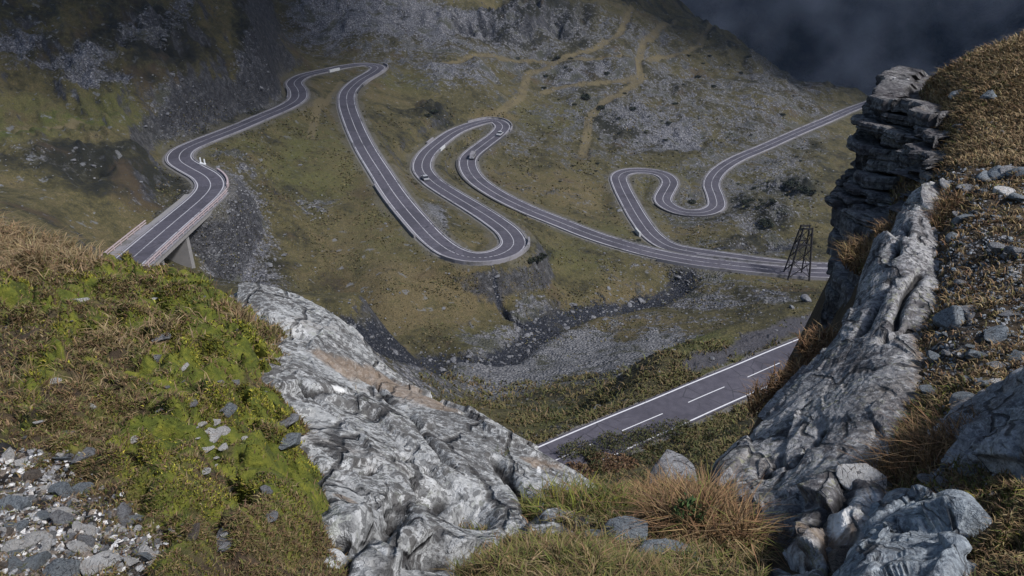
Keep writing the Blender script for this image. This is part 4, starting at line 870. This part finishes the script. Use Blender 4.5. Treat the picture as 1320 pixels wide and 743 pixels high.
tiny = [rock_mesh('pebble', 500 + i, 1, M['boulder'], 1, 6, .03) for i in range(4)]
rubble('scree', 4200, m_scree * .9 + .015, (0, 0, 1090, 300), (1.2, 3.6), tiny, 650, rmin=60)
rubble('scree', 3200, np.maximum(m_scree, m_stream) * .9 + .02, (200, 240, 1060, 540), (1.2, 4.2), tiny, 400, rmin=60)
# ================================================================== PLANTS
def blades(base, height, width, lean, tint, az=None):
    """curved tapering blades, two segments each"""
    n = len(base); az = RNG.uniform(0, 2 * math.pi, n) if az is None else az
    side = np.stack([np.cos(az), np.sin(az), np.zeros(n)], 1); la = RNG.uniform(0, 2 * math.pi, n)
    ld = np.stack([np.cos(la), np.sin(la), np.zeros(n)], 1) * lean[:, None]
    up = np.array([0, 0, 1.0]); h = height[:, None]
    mid = base + (up * .55 + ld * .35) * h; tip = base + (up * (1 - .35 * np.minimum(lean, 1.4)[:, None]) + ld * 1.05) * h
    w = (side * width[:, None]) / 2
    V = np.stack([base - w, base + w, mid + w * .75, mid - w * .75, tip], 1)
    i = np.arange(n)[:, None] * 5
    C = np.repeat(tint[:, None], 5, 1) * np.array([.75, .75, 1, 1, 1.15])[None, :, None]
    return V.reshape(-1, 3), np.hstack([i, i+1, i+2, i+3]), np.hstack([i+3, i+2, i+4]), C.reshape(-1, 3)
def palette(n, cols, weights, jit=.28):
    k = RNG.choice(len(cols), n, p=np.array(weights) / sum(weights)); c = np.array(cols)[k]
    return c * RNG.uniform(1 - jit, 1 + jit, (n, 1)) * RNG.uniform(.92, 1.08, (n, 3))
def field(name, n, region, keep, hpx, wpx, lean, cols, wts, rmin=0, rmax=25, cl=.35, hmax=.5):
    u0, v0, u1, v1 = region
    # positions: even over ground directions, thinned by what grows there, gathered in clumps
    U = RNG.uniform(u0, u1, n * 2); Vv = RNG.uniform(v0, v1, n * 2)
    a, b = (U - CU) / FPX, (CV - Vv) / FPX; D = np.stack([a, CP + b * SP, -SP + b * CP], 1); D /= np.linalg.norm(D, axis=1)[:, None]
    lo = np.full(len(D), math.log(max(1.3, rmin * .9))); hi = np.full(len(D), math.log(rmax * 1.6))
    s = np.exp(np.linspace(lo[0], hi[0], 140)); first = np.full(len(D), np.nan)
    for k in range(len(s)):
        p = D * s[k]; m = np.isnan(first) & (p[:, 2] < gz(p[:, 0], p[:, 1])); first[m] = s[k]
    D, first = D[~np.isnan(first)], first[~np.isnan(first)]
    q = D * (first * RNG.uniform(.985, 1.0, len(first)))[:, None]; r = np.hypot(q[:, 0], q[:, 1])
    m = (r > rmin) & (r < rmax) & (RNG.uniform(0, 1, len(r)) < np.clip(keep(q), 0, 1)); q, r = q[m][:n], r[m][:n]
    q[:, 2] = gz(q[:, 0], q[:, 1]) - .004
    dist = np.linalg.norm(q, axis=1); n = len(q)
    h = np.minimum(RNG.uniform(hpx[0], hpx[1], n) * dist / FPX, hmax * RNG.uniform(.6, 1, n)); w = RNG.uniform(wpx[0], wpx[1], n) * dist / FPX
    tint = palette(n, cols, wts) if not callable(cols) else cols(q)
    v, f4, f3, c = blades(q, h, w, RNG.uniform(lean[0], lean[1], n), tint)
    return link(name, mesh_from(name, v, [f4, f3], M['leaf'], False, colors={'tint': c}), kind='stuff')
DRY = [(.20, .135, .065), (.155, .098, .048), (.26, .19, .10), (.10, .062, .035), (.125, .105, .038)]
RUSTY = [(.27, .185, .088), (.19, .12, .058), (.34, .25, .13), (.085, .054, .030), (.15, .118, .045)]
GRN = [(.085, .098, .020), (.13, .135, .028), (.055, .065, .018), (.16, .13, .045)]
MOS = [(.23, .215, .022), (.150, .155, .018), (.32, .28, .04), (.085, .095, .016)]
def clump(q, sc, lo, hi, o=0.0): return sstep(lo, hi, fbm2(q[:, 0] * sc + o, q[:, 1] * sc + o, 3))
gm = lambda q, a: gz(q[:, 0], q[:, 1], a)
rockfree = lambda q: 1.0
# left bank: moss fuzz, brown heath between, dry straw at the crest
field('moss', 75000, (-60, 300, 450, 760), lambda q: gm(q, m_moss) * (.05 + clump(q, 2.2, -.05, .25)) * (1 - gm(q, m_gravel)), (2.5, 6), (1.2, 3.0), (.2, 1.2), lambda q: palette(len(q), MOS, [4, 4, 2, 3]) * (0.55 + .8 * clump(q, 3.1, -.3, .4, 9.))[:, None], None, hmax=.05)
field('heather', 80000, (-60, 285, 450, 760), lambda q: (1.0 - .85 * gm(q, m_moss) * clump(q, 1.3, -.45, .1, 6.)) * (.25 + clump(q, 1.7, -.25, .25, 3.)) * (1 - .9 * gm(q, m_gravel)), (3, 11), (1.0, 2.2), (.3, 1.4), DRY + GRN, [3, 5, 1.6, 5, 3, 2, 2, 3, 2], hmax=.14)
field('grass', 5500, (-60, 285, 450, 520), lambda q: clump(q, .9, .0, .4, 7.) * (1 - gm(q, m_moss) * .6), (9, 26), (.9, 1.6), (.4, 1.5), DRY, [3, 2, 4, 1, 1], hmax=.17)
field('grass', 3500, (-60, 285, 130, 365), lambda q: .8 * (1 - gm(q, m_moss) * .5), (12, 30), (.9, 1.5), (.5, 1.7), DRY, [3, 1, 4, 1, 1], hmax=.24)
# bottom centre bank
field('grass', 26000, (585, 620, 985, 790), lambda q: .12 + clump(q, 2.4, -.2, .3, 1.), (6, 24), (1.0, 2.2), (.4, 1.8), GRN + DRY, [3, 3, 3, 3, 4, 3, 3, 2, 4], hmax=.085, rmax=8)
# right slope
field('grass', 42000, (1120, 60, 1420, 760), lambda q: (1 - .75 * gm(q, m_bare)) * (.15 + clump(q, 1.1, -.25, .3, 5.)) * sstep(0, .3, q[:, 0] - .28 * q[:, 1]), (3, 11), (1.0, 2.2), (.4, 1.5), RUSTY + GRN[:1], [5, 6, 3, 6, 3, 1], hmax=.20)
field('grass', 30000, (1150, 20, 1420, 215), lambda q: .55 + .5 * clump(q, .8, -.2, .3, 8.), (4, 10), (.9, 1.8), (.4, 1.3), DRY + RUSTY[:3], [5, 3, 6, 1, 2, 5, 3, 5], rmin=11, rmax=24, hmax=.28)
field('heather', 14000, (1150, 500, 1420, 760), lambda q: .2 + clump(q, 2.4, -.2, .3, 2.), (5, 16), (1.0, 2.0), (.4, 1.5), DRY + GRN + MOS[:1], [3, 5, 1, 6, 3, 2, 1, 4, 2, 1], hmax=.12, rmax=7)
# slope between the near rocks and the nearest road
nearC = np.clip(1 - np.abs(dC - 9) / 8, 0, 1)
field('grass', 36000, (540, 440, 1010, 650), lambda q: (gm(q, dC) > 3.25) * (1 - .8 * gm(q, m_scree)) * (1 - gm(q, m_tar)) * (.12 + .9 * clump(q, .22, -.1, .35)), (2.5, 8), (1.2, 2.6), (.4, 1.6), [(.095, .092, .028), (.13, .105, .042), (.07, .07, .024), (.16, .12, .06), (.10, .07, .035)], [4, 4, 3, 3, 2], rmin=36, rmax=125, hmax=1.0)
field('grass', 26000, (200, 140, 1060, 480), lambda q: (gm(q, roadclear) > 5) * (.1 + clump(q, .09, .0, .35)) * (1 - gm(q, m_scree)), (1.2, 2.6), (1.6, 3.0), (.3, 1.4), [(.085, .080, .030), (.115, .094, .042), (.06, .06, .024), (.14, .11, .055)], [4, 3, 3, 2], rmin=100, rmax=420, hmax=1.4)
# ---- tussocks one can count: dense dry tufts
def tussock(label, c, radius, h, n, cols, wts, group=None, name='grass_tussock', w=.006, droop=(.2, 1.3), cat='grass tussock'):
    a = RNG.uniform(0, 2 * math.pi, n); rr = radius * np.sqrt(RNG.uniform(0, 1, n)); off = np.stack([rr * np.cos(a), rr * np.sin(a), np.zeros(n)], 1)
    hh = h * RNG.uniform(.45, 1.1, n) * (1 - .35 * (rr / radius) ** 2)
    v, f4, f3, cc = blades(off, hh, np.full(n, w) * RNG.uniform(.6, 1.4, n), RNG.uniform(*droop, n), palette(n, cols, wts))
    for k in range(len(off)):
        pass
    z = gz(np.repeat(off[:, 0], 5) + c[0], np.repeat(off[:, 1], 5) + c[1]) - c[2]
    v[:, 2] += np.clip(z, -radius, radius) - .02
    return link(name, mesh_from(name, v, [f4, f3], M['leaf'], False, colors={'tint': cc}), label=label, cat=cat, loc=tuple(c), group=group)
def on_rock(L, u, v): return L.pick(u, v)
RUST = [(.21, .125, .058), (.155, .088, .042), (.27, .175, .085), (.11, .068, .036)]
tussock('tall straw-brown tussock between the bottom grass and the crag', hit(905, 685), .26, .34, 2200, RUST + GRN[1:2], [5, 4, 4, 2, 1], w=.006)
tussock('straw-brown tussock behind the tall tussock at the bank edge', hit(850, 645), .28, .20, 1300, RUST + GRN[:1], [4, 3, 4, 2, 2], w=.007)
tussock('rusty tussock growing on the crag above the blue-veined rock', hit(1195, 592), .26, .26, 1700, RUST, [4, 5, 2, 4], w=.006)
tussock('small rusty tussock at the top of the crag gully', on_rock(face, 1120, 600), .12, .12, 500, RUST, [3, 4, 1, 4], w=.005)
tussock('rusty heath tuft on the shoulder between cliff and grey face', on_rock(face, 1150, 290), .50, .36, 2200, RUST + GRN[3:], [4, 4, 3, 2, 3], w=.012)
tussock('brown heath tuft hanging at the upper shoulder of the cliff', on_rock(face, 1185, 270), .40, .30, 1400, RUST + GRN[3:], [3, 4, 2, 3, 3], w=.012)
for k, (u, v) in enumerate(((1062, 405), (1050, 430), (1030, 455), (1010, 478))):
    tussock('rusty heath tuft on the crag edge above the nearest road', on_rock(face, u + 6, v + 2), .34, .26, 1000, RUST, [3, 4, 1, 4], group='heath tufts along the crag edge', w=.011)
tussock('little dark tuft rooted in a crack of the pale slab', on_rock(slab, 642, 585), .06, .12, 160, GRN + DRY[3:4], [2, 1, 4, 1, 3], w=.006)
tussock('green tuft at the right end of the pale slab', hit(745, 660), .30, .22, 1500, GRN + MOS[:2] + DRY[:2], [4, 4, 2, 2, 1, 1, 2, 2], w=.008)
tussock('green grassy cushion in the hollow of the pale slab', on_rock(slab, 378, 436), .16, .07, 700, GRN + MOS[1:2], [3, 2, 3, 1, 2], w=.01)
tussock('brown grass fringe where the moss meets the pale slab', on_rock(slab, 400, 475), .30, .12, 1000, DRY, [3, 3, 2, 3, 1], w=.008)
for k, (u, v) in enumerate(((650, 725), (705, 728), (770, 738), (820, 735), (625, 742), (690, 706), (735, 712))):
    tussock('ragged yellow-green grass tuft on the bottom bank', hit(u, v), .18, .11, 800, GRN + DRY, [3, 5, 2, 4, 3, 2, 3, 1, 3], group='grass tufts on the bottom bank', w=.006)
for u, v in ((15, 318), (55, 322), (100, 335), (30, 340), (200, 440), (345, 440), (330, 425)):
    tussock('tawny straw tuft on the crest of the mossy bank', hit(u, min(v + 8, 352)) if v < 360 else hit(u, v), .30, .14, 600, DRY, [4, 2, 5, 1, 2], group='straw tufts on the mossy bank', w=.009)
# ---- leafy plants
def leafy(name, label, c, rad, h, n, size, cols, wts, cat, group=None, squash=1.0, stem=True):
    """a bush: upright stems and many small pointed leaves through its volume"""
    root = link(name, None, label=label, cat=cat, group=group, loc=tuple(c))
    d = RNG.normal(size=(n, 3)); d /= np.linalg.norm(d, axis=1)[:, None]; t = RNG.uniform(.35, 1, n) ** .6
    lob = 1 + .45 * fbm3(d * 1.7 + c[0], 3)
    p = d * (t * lob)[:, None] * np.array([rad, rad, h * .5]) + np.array([0, 0, h * .5]); p[:, 2] = np.maximum(p[:, 2], .02 * h)
    a = RNG.normal(size=(n, 3)); a /= np.linalg.norm(a, axis=1)[:, None]; b = np.cross(a, RNG.normal(size=(n, 3))); b /= np.linalg.norm(b, axis=1)[:, None]
    s = size * RNG.uniform(.6, 1.4, n)[:, None]
    V = np.stack([p - a * s, p + b * s * .45, p + a * s, p - b * s * .45], 1); i = np.arange(n)[:, None] * 4
    C = np.repeat(palette(n, cols, wts)[:, None], 4, 1)
    link('foliage', mesh_from('foliage', V.reshape(-1, 3), [np.hstack([i, i+1, i+2, i+3])], M['leaf'], False, colors={'tint': C.reshape(-1, 3)}), root)
    if stem:
        m = 10; aa = RNG.uniform(0, 6.28, m); V, F = [], []
        for k in range(m):
            tip = np.array([rad * .6 * math.cos(aa[k]), rad * .6 * math.sin(aa[k]), h * .75]); w = size * .18
            ring = lambda cc, ww: [cc + np.array([ww, 0, 0]), cc + np.array([-ww * .5, ww * .8, 0]), cc + np.array([-ww * .5, -ww * .8, 0])]
            o = len(V); V += ring(np.zeros(3), w * 2) + ring(tip * np.array([.45, .45, .5]), w * 1.3) + ring(tip, w * .4)
            for q0 in (0, 3):
                for j in range(3): F.append([o + q0 + j, o + q0 + (j+1) % 3, o + q0 + 3 + (j+1) % 3, o + q0 + 3 + j])
        link('stem', mesh_from('stem', np.array(V), [np.array(F)], M['timber'], False), root)
    return root
DG = [(.035, .045, .018), (.055, .064, .022), (.080, .080, .028), (.105, .085, .040)]
leafy('leafy_plant', 'dark green leafy weed beside the tall straw-brown tussock', hit(882, 695),   .08, .24, 420, .015, [(.022, .050, .014), (.04, .075, .02), (.07, .09, .025)], [3, 3, 1], 'plant')
SHR = [(758,586,1.3),(782,578,1.4),(805,572,1.5),(826,566,1.5),(846,562,1.4),(866,557,1.3),(884,553,1.1),(732,590,1.5),(748,584,1.7),(766,594,1.2),(790,578,1.6),(812,590,1.1),(830,572,1.5),(852,583,1.0),(872,566,1.4),(893,578,.9),(915,566,1.0),(942,560,.9),(770,606,1.2),(840,598,1.1),(905,590,.9)]
for k, (u, v, s) in enumerate(SHR):
    leafy('bush', 'low green bush on the steep bank under the nearest road', hit(u, v, 30), s * random.uniform(.7, 1.1), s * random.uniform(.7, 1.3), 380, .11, DG, [2, 4, 5, 3], 'bush', 'bushes on the bank under the nearest road')
for u, v, s in ((775, 600, 1.6), (745, 612, 1.4), (800, 606, 1.5)):
    leafy('bush', 'rusty bush just above the near end of the pale slab', hit(u, v, 30), s, s * .6, 800, .15, [(.13, .075, .038), (.09, .055, .03), (.16, .10, .05)], [3, 3, 2], 'bush', 'rusty bushes below the nearest road')
# one crown shared by the many dwarf pines
proto = leafy('dwarf_pine', 'small dark dwarf pine on the stony slope beyond the roads', hit(755, 128, 60), 2.6, 2.4, 260, .5, [(.012, .018, .011), (.022, .028, .016)], [3, 2], 'shrub', 'dwarf pines on the far slope', stem=False)
def dup(o, loc, sc, rz):
    r = o.copy(); COL.objects.link(r); r.location = loc; r.scale = sc; r.rotation_euler = (0, 0, rz)
    for ch in o.children:
        c = ch.copy(); COL.objects.link(c); c.parent = r
    return r
got = 0
while got < 70:
    p = hit(random.uniform(640, 1080), random.uniform(70, 320), 60); r = math.hypot(p[0], p[1])
    if not 230 < r < 600 or gz(p[0], p[1], roadclear) < 7 or (random.random() > .25 + gz(p[0], p[1], m_dark)): continue
    s = random.uniform(.2, .62) * r / 420; dup(proto, tuple(p), (s * random.uniform(.8, 1.6), s, s * .7), random.uniform(0, 6)); got += 1
for (u, v, s) in ((775,140,1.2),(815,142,1.2),(862,160,1.0),(1020,240,1.6),(1035,246,1.4),(1042,250,1.5),(960,262,1.0),(985,288,1.2),(990,292,1.1),(892,262,1.0),(698,332,.9),(684,338,.8),(692,336,.9),(560,145,1.0),(552,150,.8),(900,100,1.0),(920,112,.9)):
    p = hit(u, v, 60); s *= .6; dup(proto, tuple(p), (s * 1.3, s, s * .8), random.uniform(0, 6))
# ================================================================== MADE THINGS
def bar(V, F, a, b, w):
    a, b = np.array(a, float), np.array(b, float); d = b - a; d /= np.linalg.norm(d)
    x = np.cross(d, [0, 0, 1.0]); x = x / np.linalg.norm(x) if np.linalg.norm(x) > 1e-3 else np.array([1.0, 0, 0]); y = np.cross(d, x); o = len(V)
    for c in (a, b):
        for s, t in ((-1, -1), (1, -1), (1, 1), (-1, 1)): V.append(c + x * w * s + y * w * t)
    for j in range(4): k = (j + 1) % 4; F.append([o + j, o + k, o + 4 + k, o + 4 + j])
    F.append([o + 3, o + 2, o + 1, o]); F.append([o + 4, o + 5, o + 6, o + 7])
def bars(name, lst, mat, parent=None, **kw):
    V, F = [], []
    for a, b, w in lst: bar(V, F, a, b, w)
    return link(name, mesh_from(name, np.array(V), [np.array(F)], mat, False), parent, **kw)
def pylon():
    c = hit(1025, 357, 60); S = np.linalg.norm(c); H = 58 * S / FPX / .88; W = 15 * S / FPX
    root = link('timber_pylon', None, label='dark four-legged timber pylon standing by the joined roads', cat='pylon', loc=tuple(c))
    base = [np.array([sx * W * (.9 if sy < 0 else .75), sy * W * .8, -1.0]) for sx, sy in ((-1, -1), (1, -1), (1, 1), (-1, 1))]
    top = [np.array([sx * W * .35 + W * .25, sy * W * .3, H]) for sx, sy in ((-1, -1), (1, -1), (1, 1), (-1, 1))]
    for a, b in zip(base, top): bars('leg', [(a, b, .18)], M['timber'], root)
    L = lambda k, t: base[k] * (1 - t) + top[k] * t
    for t0, t1 in ((.12, .38), (.38, .62), (.62, .92)):
        for k in range(4):
            j = (k + 1) % 4; bars('brace', [(L(k, t0), L(j, t1), .08), (L(j, t0), L(k, t1), .08)], M['timber'], root)
    bars('crossbeam', [(L(0, .98), L(1, .98), .2), (L(3, .98), L(2, .98), .2), (L(0, .7), L(1, .7), .15), (L(3, .7), L(2, .7), .15)], M['timber'], root)
pylon()
def prism(name, prof, w, mat, parent, bevel=.05, y0=None):      # side profile (x,z) extruded across the car
    bm = bmesh.new(); a = [bm.verts.new((x, -w / 2, z)) for x, z in prof]; b = [bm.verts.new((x, w / 2, z)) for x, z in prof]; n = len(prof)
    for i in range(n): bm.faces.new((a[i], a[(i+1) % n], b[(i+1) % n], b[i]))
    bm.faces.new(a[::-1]); bm.faces.new(b); bmesh.ops.recalc_face_normals(bm, faces=bm.faces)
    bmesh.ops.bevel(bm, geom=bm.edges[:], offset=bevel, segments=2, affect='EDGES')
    me = bpy.data.meshes.new(name); bm.to_mesh(me); bm.free(); me.materials.append(mat); return link(name, me, parent)
def car(r, N, u, v, side, label, paint, fwd=1, van=False):
    k = near_idx(r, u, v); t = np.array([-N[k][1], N[k][0], 0]) * fwd; p = r[k] + N[k] * side * 1.55
    root = link('car', None, label=label, cat='car', loc=(p[0], p[1], p[2])); root.rotation_euler = (0, 0, math.atan2(t[1], t[0]))
    if van: body = [(-2.4,.35),(2.4,.35),(2.4,.95),(2.1,1.1),(1.6,1.9),(1.3,2.1),(-2.4,2.1)]; cab = [(-2.3,1.25),(1.95,1.25),(1.55,1.85),(-2.3,1.85)]
    else: body = [(-2.1,.30),(2.1,.30),(2.15,.62),(2.0,.80),(1.05,.92),(-1.6,.95),(-2.1,.88)]; cab = [(1.1,.88),(.35,1.40),(-1.1,1.42),(-1.85,.93)]
    prism('body', body, 1.78, paint, root, .08); prism('window', cab, 1.80 if van else 1.56, M['glass'], root, .04)
    if not van: prism('roof', [(.38,1.40),(.32,1.47),(-1.05,1.49),(-1.12,1.42)], 1.5, paint, root, .02)
    for x in (-1.3, 1.3):
        for y in (-.8, .8):
            bm = bmesh.new(); bmesh.ops.create_cone(bm, cap_ends=True, segments=20, radius1=.33, radius2=.33, depth=.24, matrix=Matrix.Translation((x, y, .33)) @ Matrix.Rotation(R(90), 4, 'X'))
            me = bpy.data.meshes.new('wheel'); bm.to_mesh(me); bm.free(); me.materials.append(M['rubber']); link('wheel', me, root)
    for y in (-.62, .62):
        prism_o = prism('headlight', [(2.13,.58),(2.19,.60),(2.19,.74),(2.10,.76)] if not van else [(2.38,.7),(2.43,.7),(2.43,.9),(2.38,.9)], .32, M['white'], root, .01); prism_o.location = (0, y, 0)
car(RA, NA, 638, 171, -1, 'white car rounding the inside of the middle hairpin', M['carpaint'], 1)
car(RA, NA, 551, 232, -1, 'white car on the left bend of the middle loop', M['carpaint'], 1)
car(RA, NA, 607, 206, -1, 'pale van on the right bend below the middle hairpin', M['kerb'], 1, True)
def sign(u, v):
    c = hit(u, v, 60); root = link('road_sign', None, label='white double-post warning board beside the bend above the bridge', cat='road sign', loc=tuple(c))
    bars('post', [((-.5, 0, -.3), (-.5, 0, 2.2), .12)], M['white'], root); bars('post', [((.5, 0, -.3), (.5, 0, 1.8), .12)], M['white'], root)
    bars('panel', [((-.75, -.05, .75), (.75, -.05, .45), .17)], M['white'], root)
sign(262, 214)
# ================================================================== LIGHT, SKY, CAMERA
SUN = Vector((.62, -.30, .78)).normalized()
w = bpy.data.worlds.new('World'); scene.world = w; w.use_nodes = True
nt = w.node_tree; sky = nt.nodes.new('ShaderNodeTexSky'); sky.sky_type = 'NISHITA'; sky.sun_disc = False
sky.sun_elevation = math.asin(SUN.z); sky.sun_rotation = math.atan2(SUN.x, SUN.y); sky.air_density = 1.3; sky.dust_density = 2.0
bg = nt.nodes['Background']; nt.links.new(sky.outputs[0], bg.inputs[0]); bg.inputs[1].default_value = .08
sl = bpy.data.lights.new('sun', 'SUN'); sl.energy = 3.0; sl.angle = R(6); sl.color = (1, .965, .92)
so = bpy.data.objects.new('sun', sl); COL.objects.link(so); so.rotation_euler = SUN.to_track_quat('Z', 'Y').to_euler()
hz = bpy.data.materials.new('valley_air'); hz.use_nodes = True; ht = hz.node_tree
for nd in list(ht.nodes):
    if nd.type == 'BSDF_PRINCIPLED': ht.nodes.remove(nd)
pv = ht.nodes.new('ShaderNodeVolumePrincipled'); pv.inputs['Color'].default_value = (.45, .62, 1, 1); pv.inputs['Density'].default_value = .000045; pv.inputs['Anisotropy'].default_value = .1
ht.links.new(pv.outputs[0], [n for n in ht.nodes if n.type == 'OUTPUT_MATERIAL'][0].inputs['Volume'])
bx = [(-4300, -60), (4300, -60), (4300, 2900), (-4300, 2900)]
vb = np.array([(x, y, LOWEST - 1) for x, y in bx] + [(x, y, 420) for x, y in bx])
link('haze', mesh_from('haze', vb, [np.array([[0,3,2,1],[4,5,6,7],[0,1,5,4],[1,2,6,5],[2,3,7,6],[3,0,4,7]])], hz, False), kind='stuff')
mm = bpy.data.materials.new('mist'); mm.use_nodes = True; mt_ = mm.node_tree
for nd in list(mt_.nodes):
    if nd.type == 'BSDF_PRINCIPLED': mt_.nodes.remove(nd)
mv = mt_.nodes.new('ShaderNodeVolumePrincipled'); mv.inputs['Color'].default_value = (.85, .85, .95, 1)
mn = mt_.nodes.new('ShaderNodeTexNoise'); mc = mt_.nodes.new('ShaderNodeTexCoord'); mt_.links.new(mc.outputs['Object'], mn.inputs['Vector']); mn.inputs['Scale'].default_value = .014; mn.inputs['Detail'].default_value = 4
mr = mt_.nodes.new('ShaderNodeMapRange'); mt_.links.new(mn.outputs[0], mr.inputs[0]); mr.inputs[1].default_value = .48; mr.inputs[2].default_value = .75; mr.inputs[4].default_value = .012
mt_.links.new(mr.outputs[0], mv.inputs['Density']); mt_.links.new(mv.outputs[0], [n for n in mt_.nodes if n.type == 'OUTPUT_MATERIAL'][0].inputs['Volume'])
bm = bmesh.new(); bmesh.ops.create_icosphere(bm, subdivisions=4, radius=1.0); mv_ = np.array([v.co[:] for v in bm.verts]); mf_ = np.array([[v.index for v in f.verts] for f in bm.faces]); bm.free()
mv_ = mv_ * (1 + .3 * fbm3(mv_ * 1.5, 3))[:, None] * np.array([360, 110, 75]) + P(1050, 40, 900)
link('mist', mesh_from('mist', mv_, [mf_], mm), kind='stuff')
# unseen clouds added above the frame, shaped to shade far slopes and left hillside
def shade_cloud(name, c, rx, ry, rz, sub, mat):
    bm = bmesh.new(); bmesh.ops.create_icosphere(bm, subdivisions=sub, radius=1.0)
    V = np.array([v.co[:] for v in bm.verts]); F = np.array([[v.index for v in f.verts] for f in bm.faces]); bm.free()
    V = V * (1 + .28 * fbm3(V * 1.6 + c[0] * .01, 5))[:, None] * np.array([rx, ry, rz])
    V[:, 2] = np.where(V[:, 2] < 0, V[:, 2] * .4, V[:, 2]); V += np.array(c)
    link(name, mesh_from(name, V, [F], mat), kind='stuff')
M['shade_cloud'] = plain('shade_cloud_grey', (.75, .76, .78), 1.0, .05, .004)
def shade_spot(x, y, h=640): return (x + SUN.x / SUN.z * h, y + SUN.y / SUN.z * h, -90 + h)
shade_cloud('shade_cloud', shade_spot(470, 1485, 720), 1400, 1010, 150, 6, M['shade_cloud'])
shade_cloud('shade_cloud', shade_spot(-255, 375, 640), 175, 170, 70, 5, M['shade_cloud'])
cam = bpy.data.cameras.new('camera'); co = bpy.data.objects.new('camera', cam); COL.objects.link(co)
cam.sensor_width = 36; cam.lens = 36 * FPX / 1320; cam.clip_start = .1; cam.clip_end = 20000
co.location = (0, 0, 0); co.rotation_euler = (R(90) - PITCH, 0, 0); scene.camera = co
vs = scene.view_settings; vs.view_transform = 'Standard'; vs.look = 'None'; vs.exposure = .68
vs.use_white_balance = True; vs.white_balance_temperature = 6050; vs.white_balance_tint = 12; vs.gamma = 1
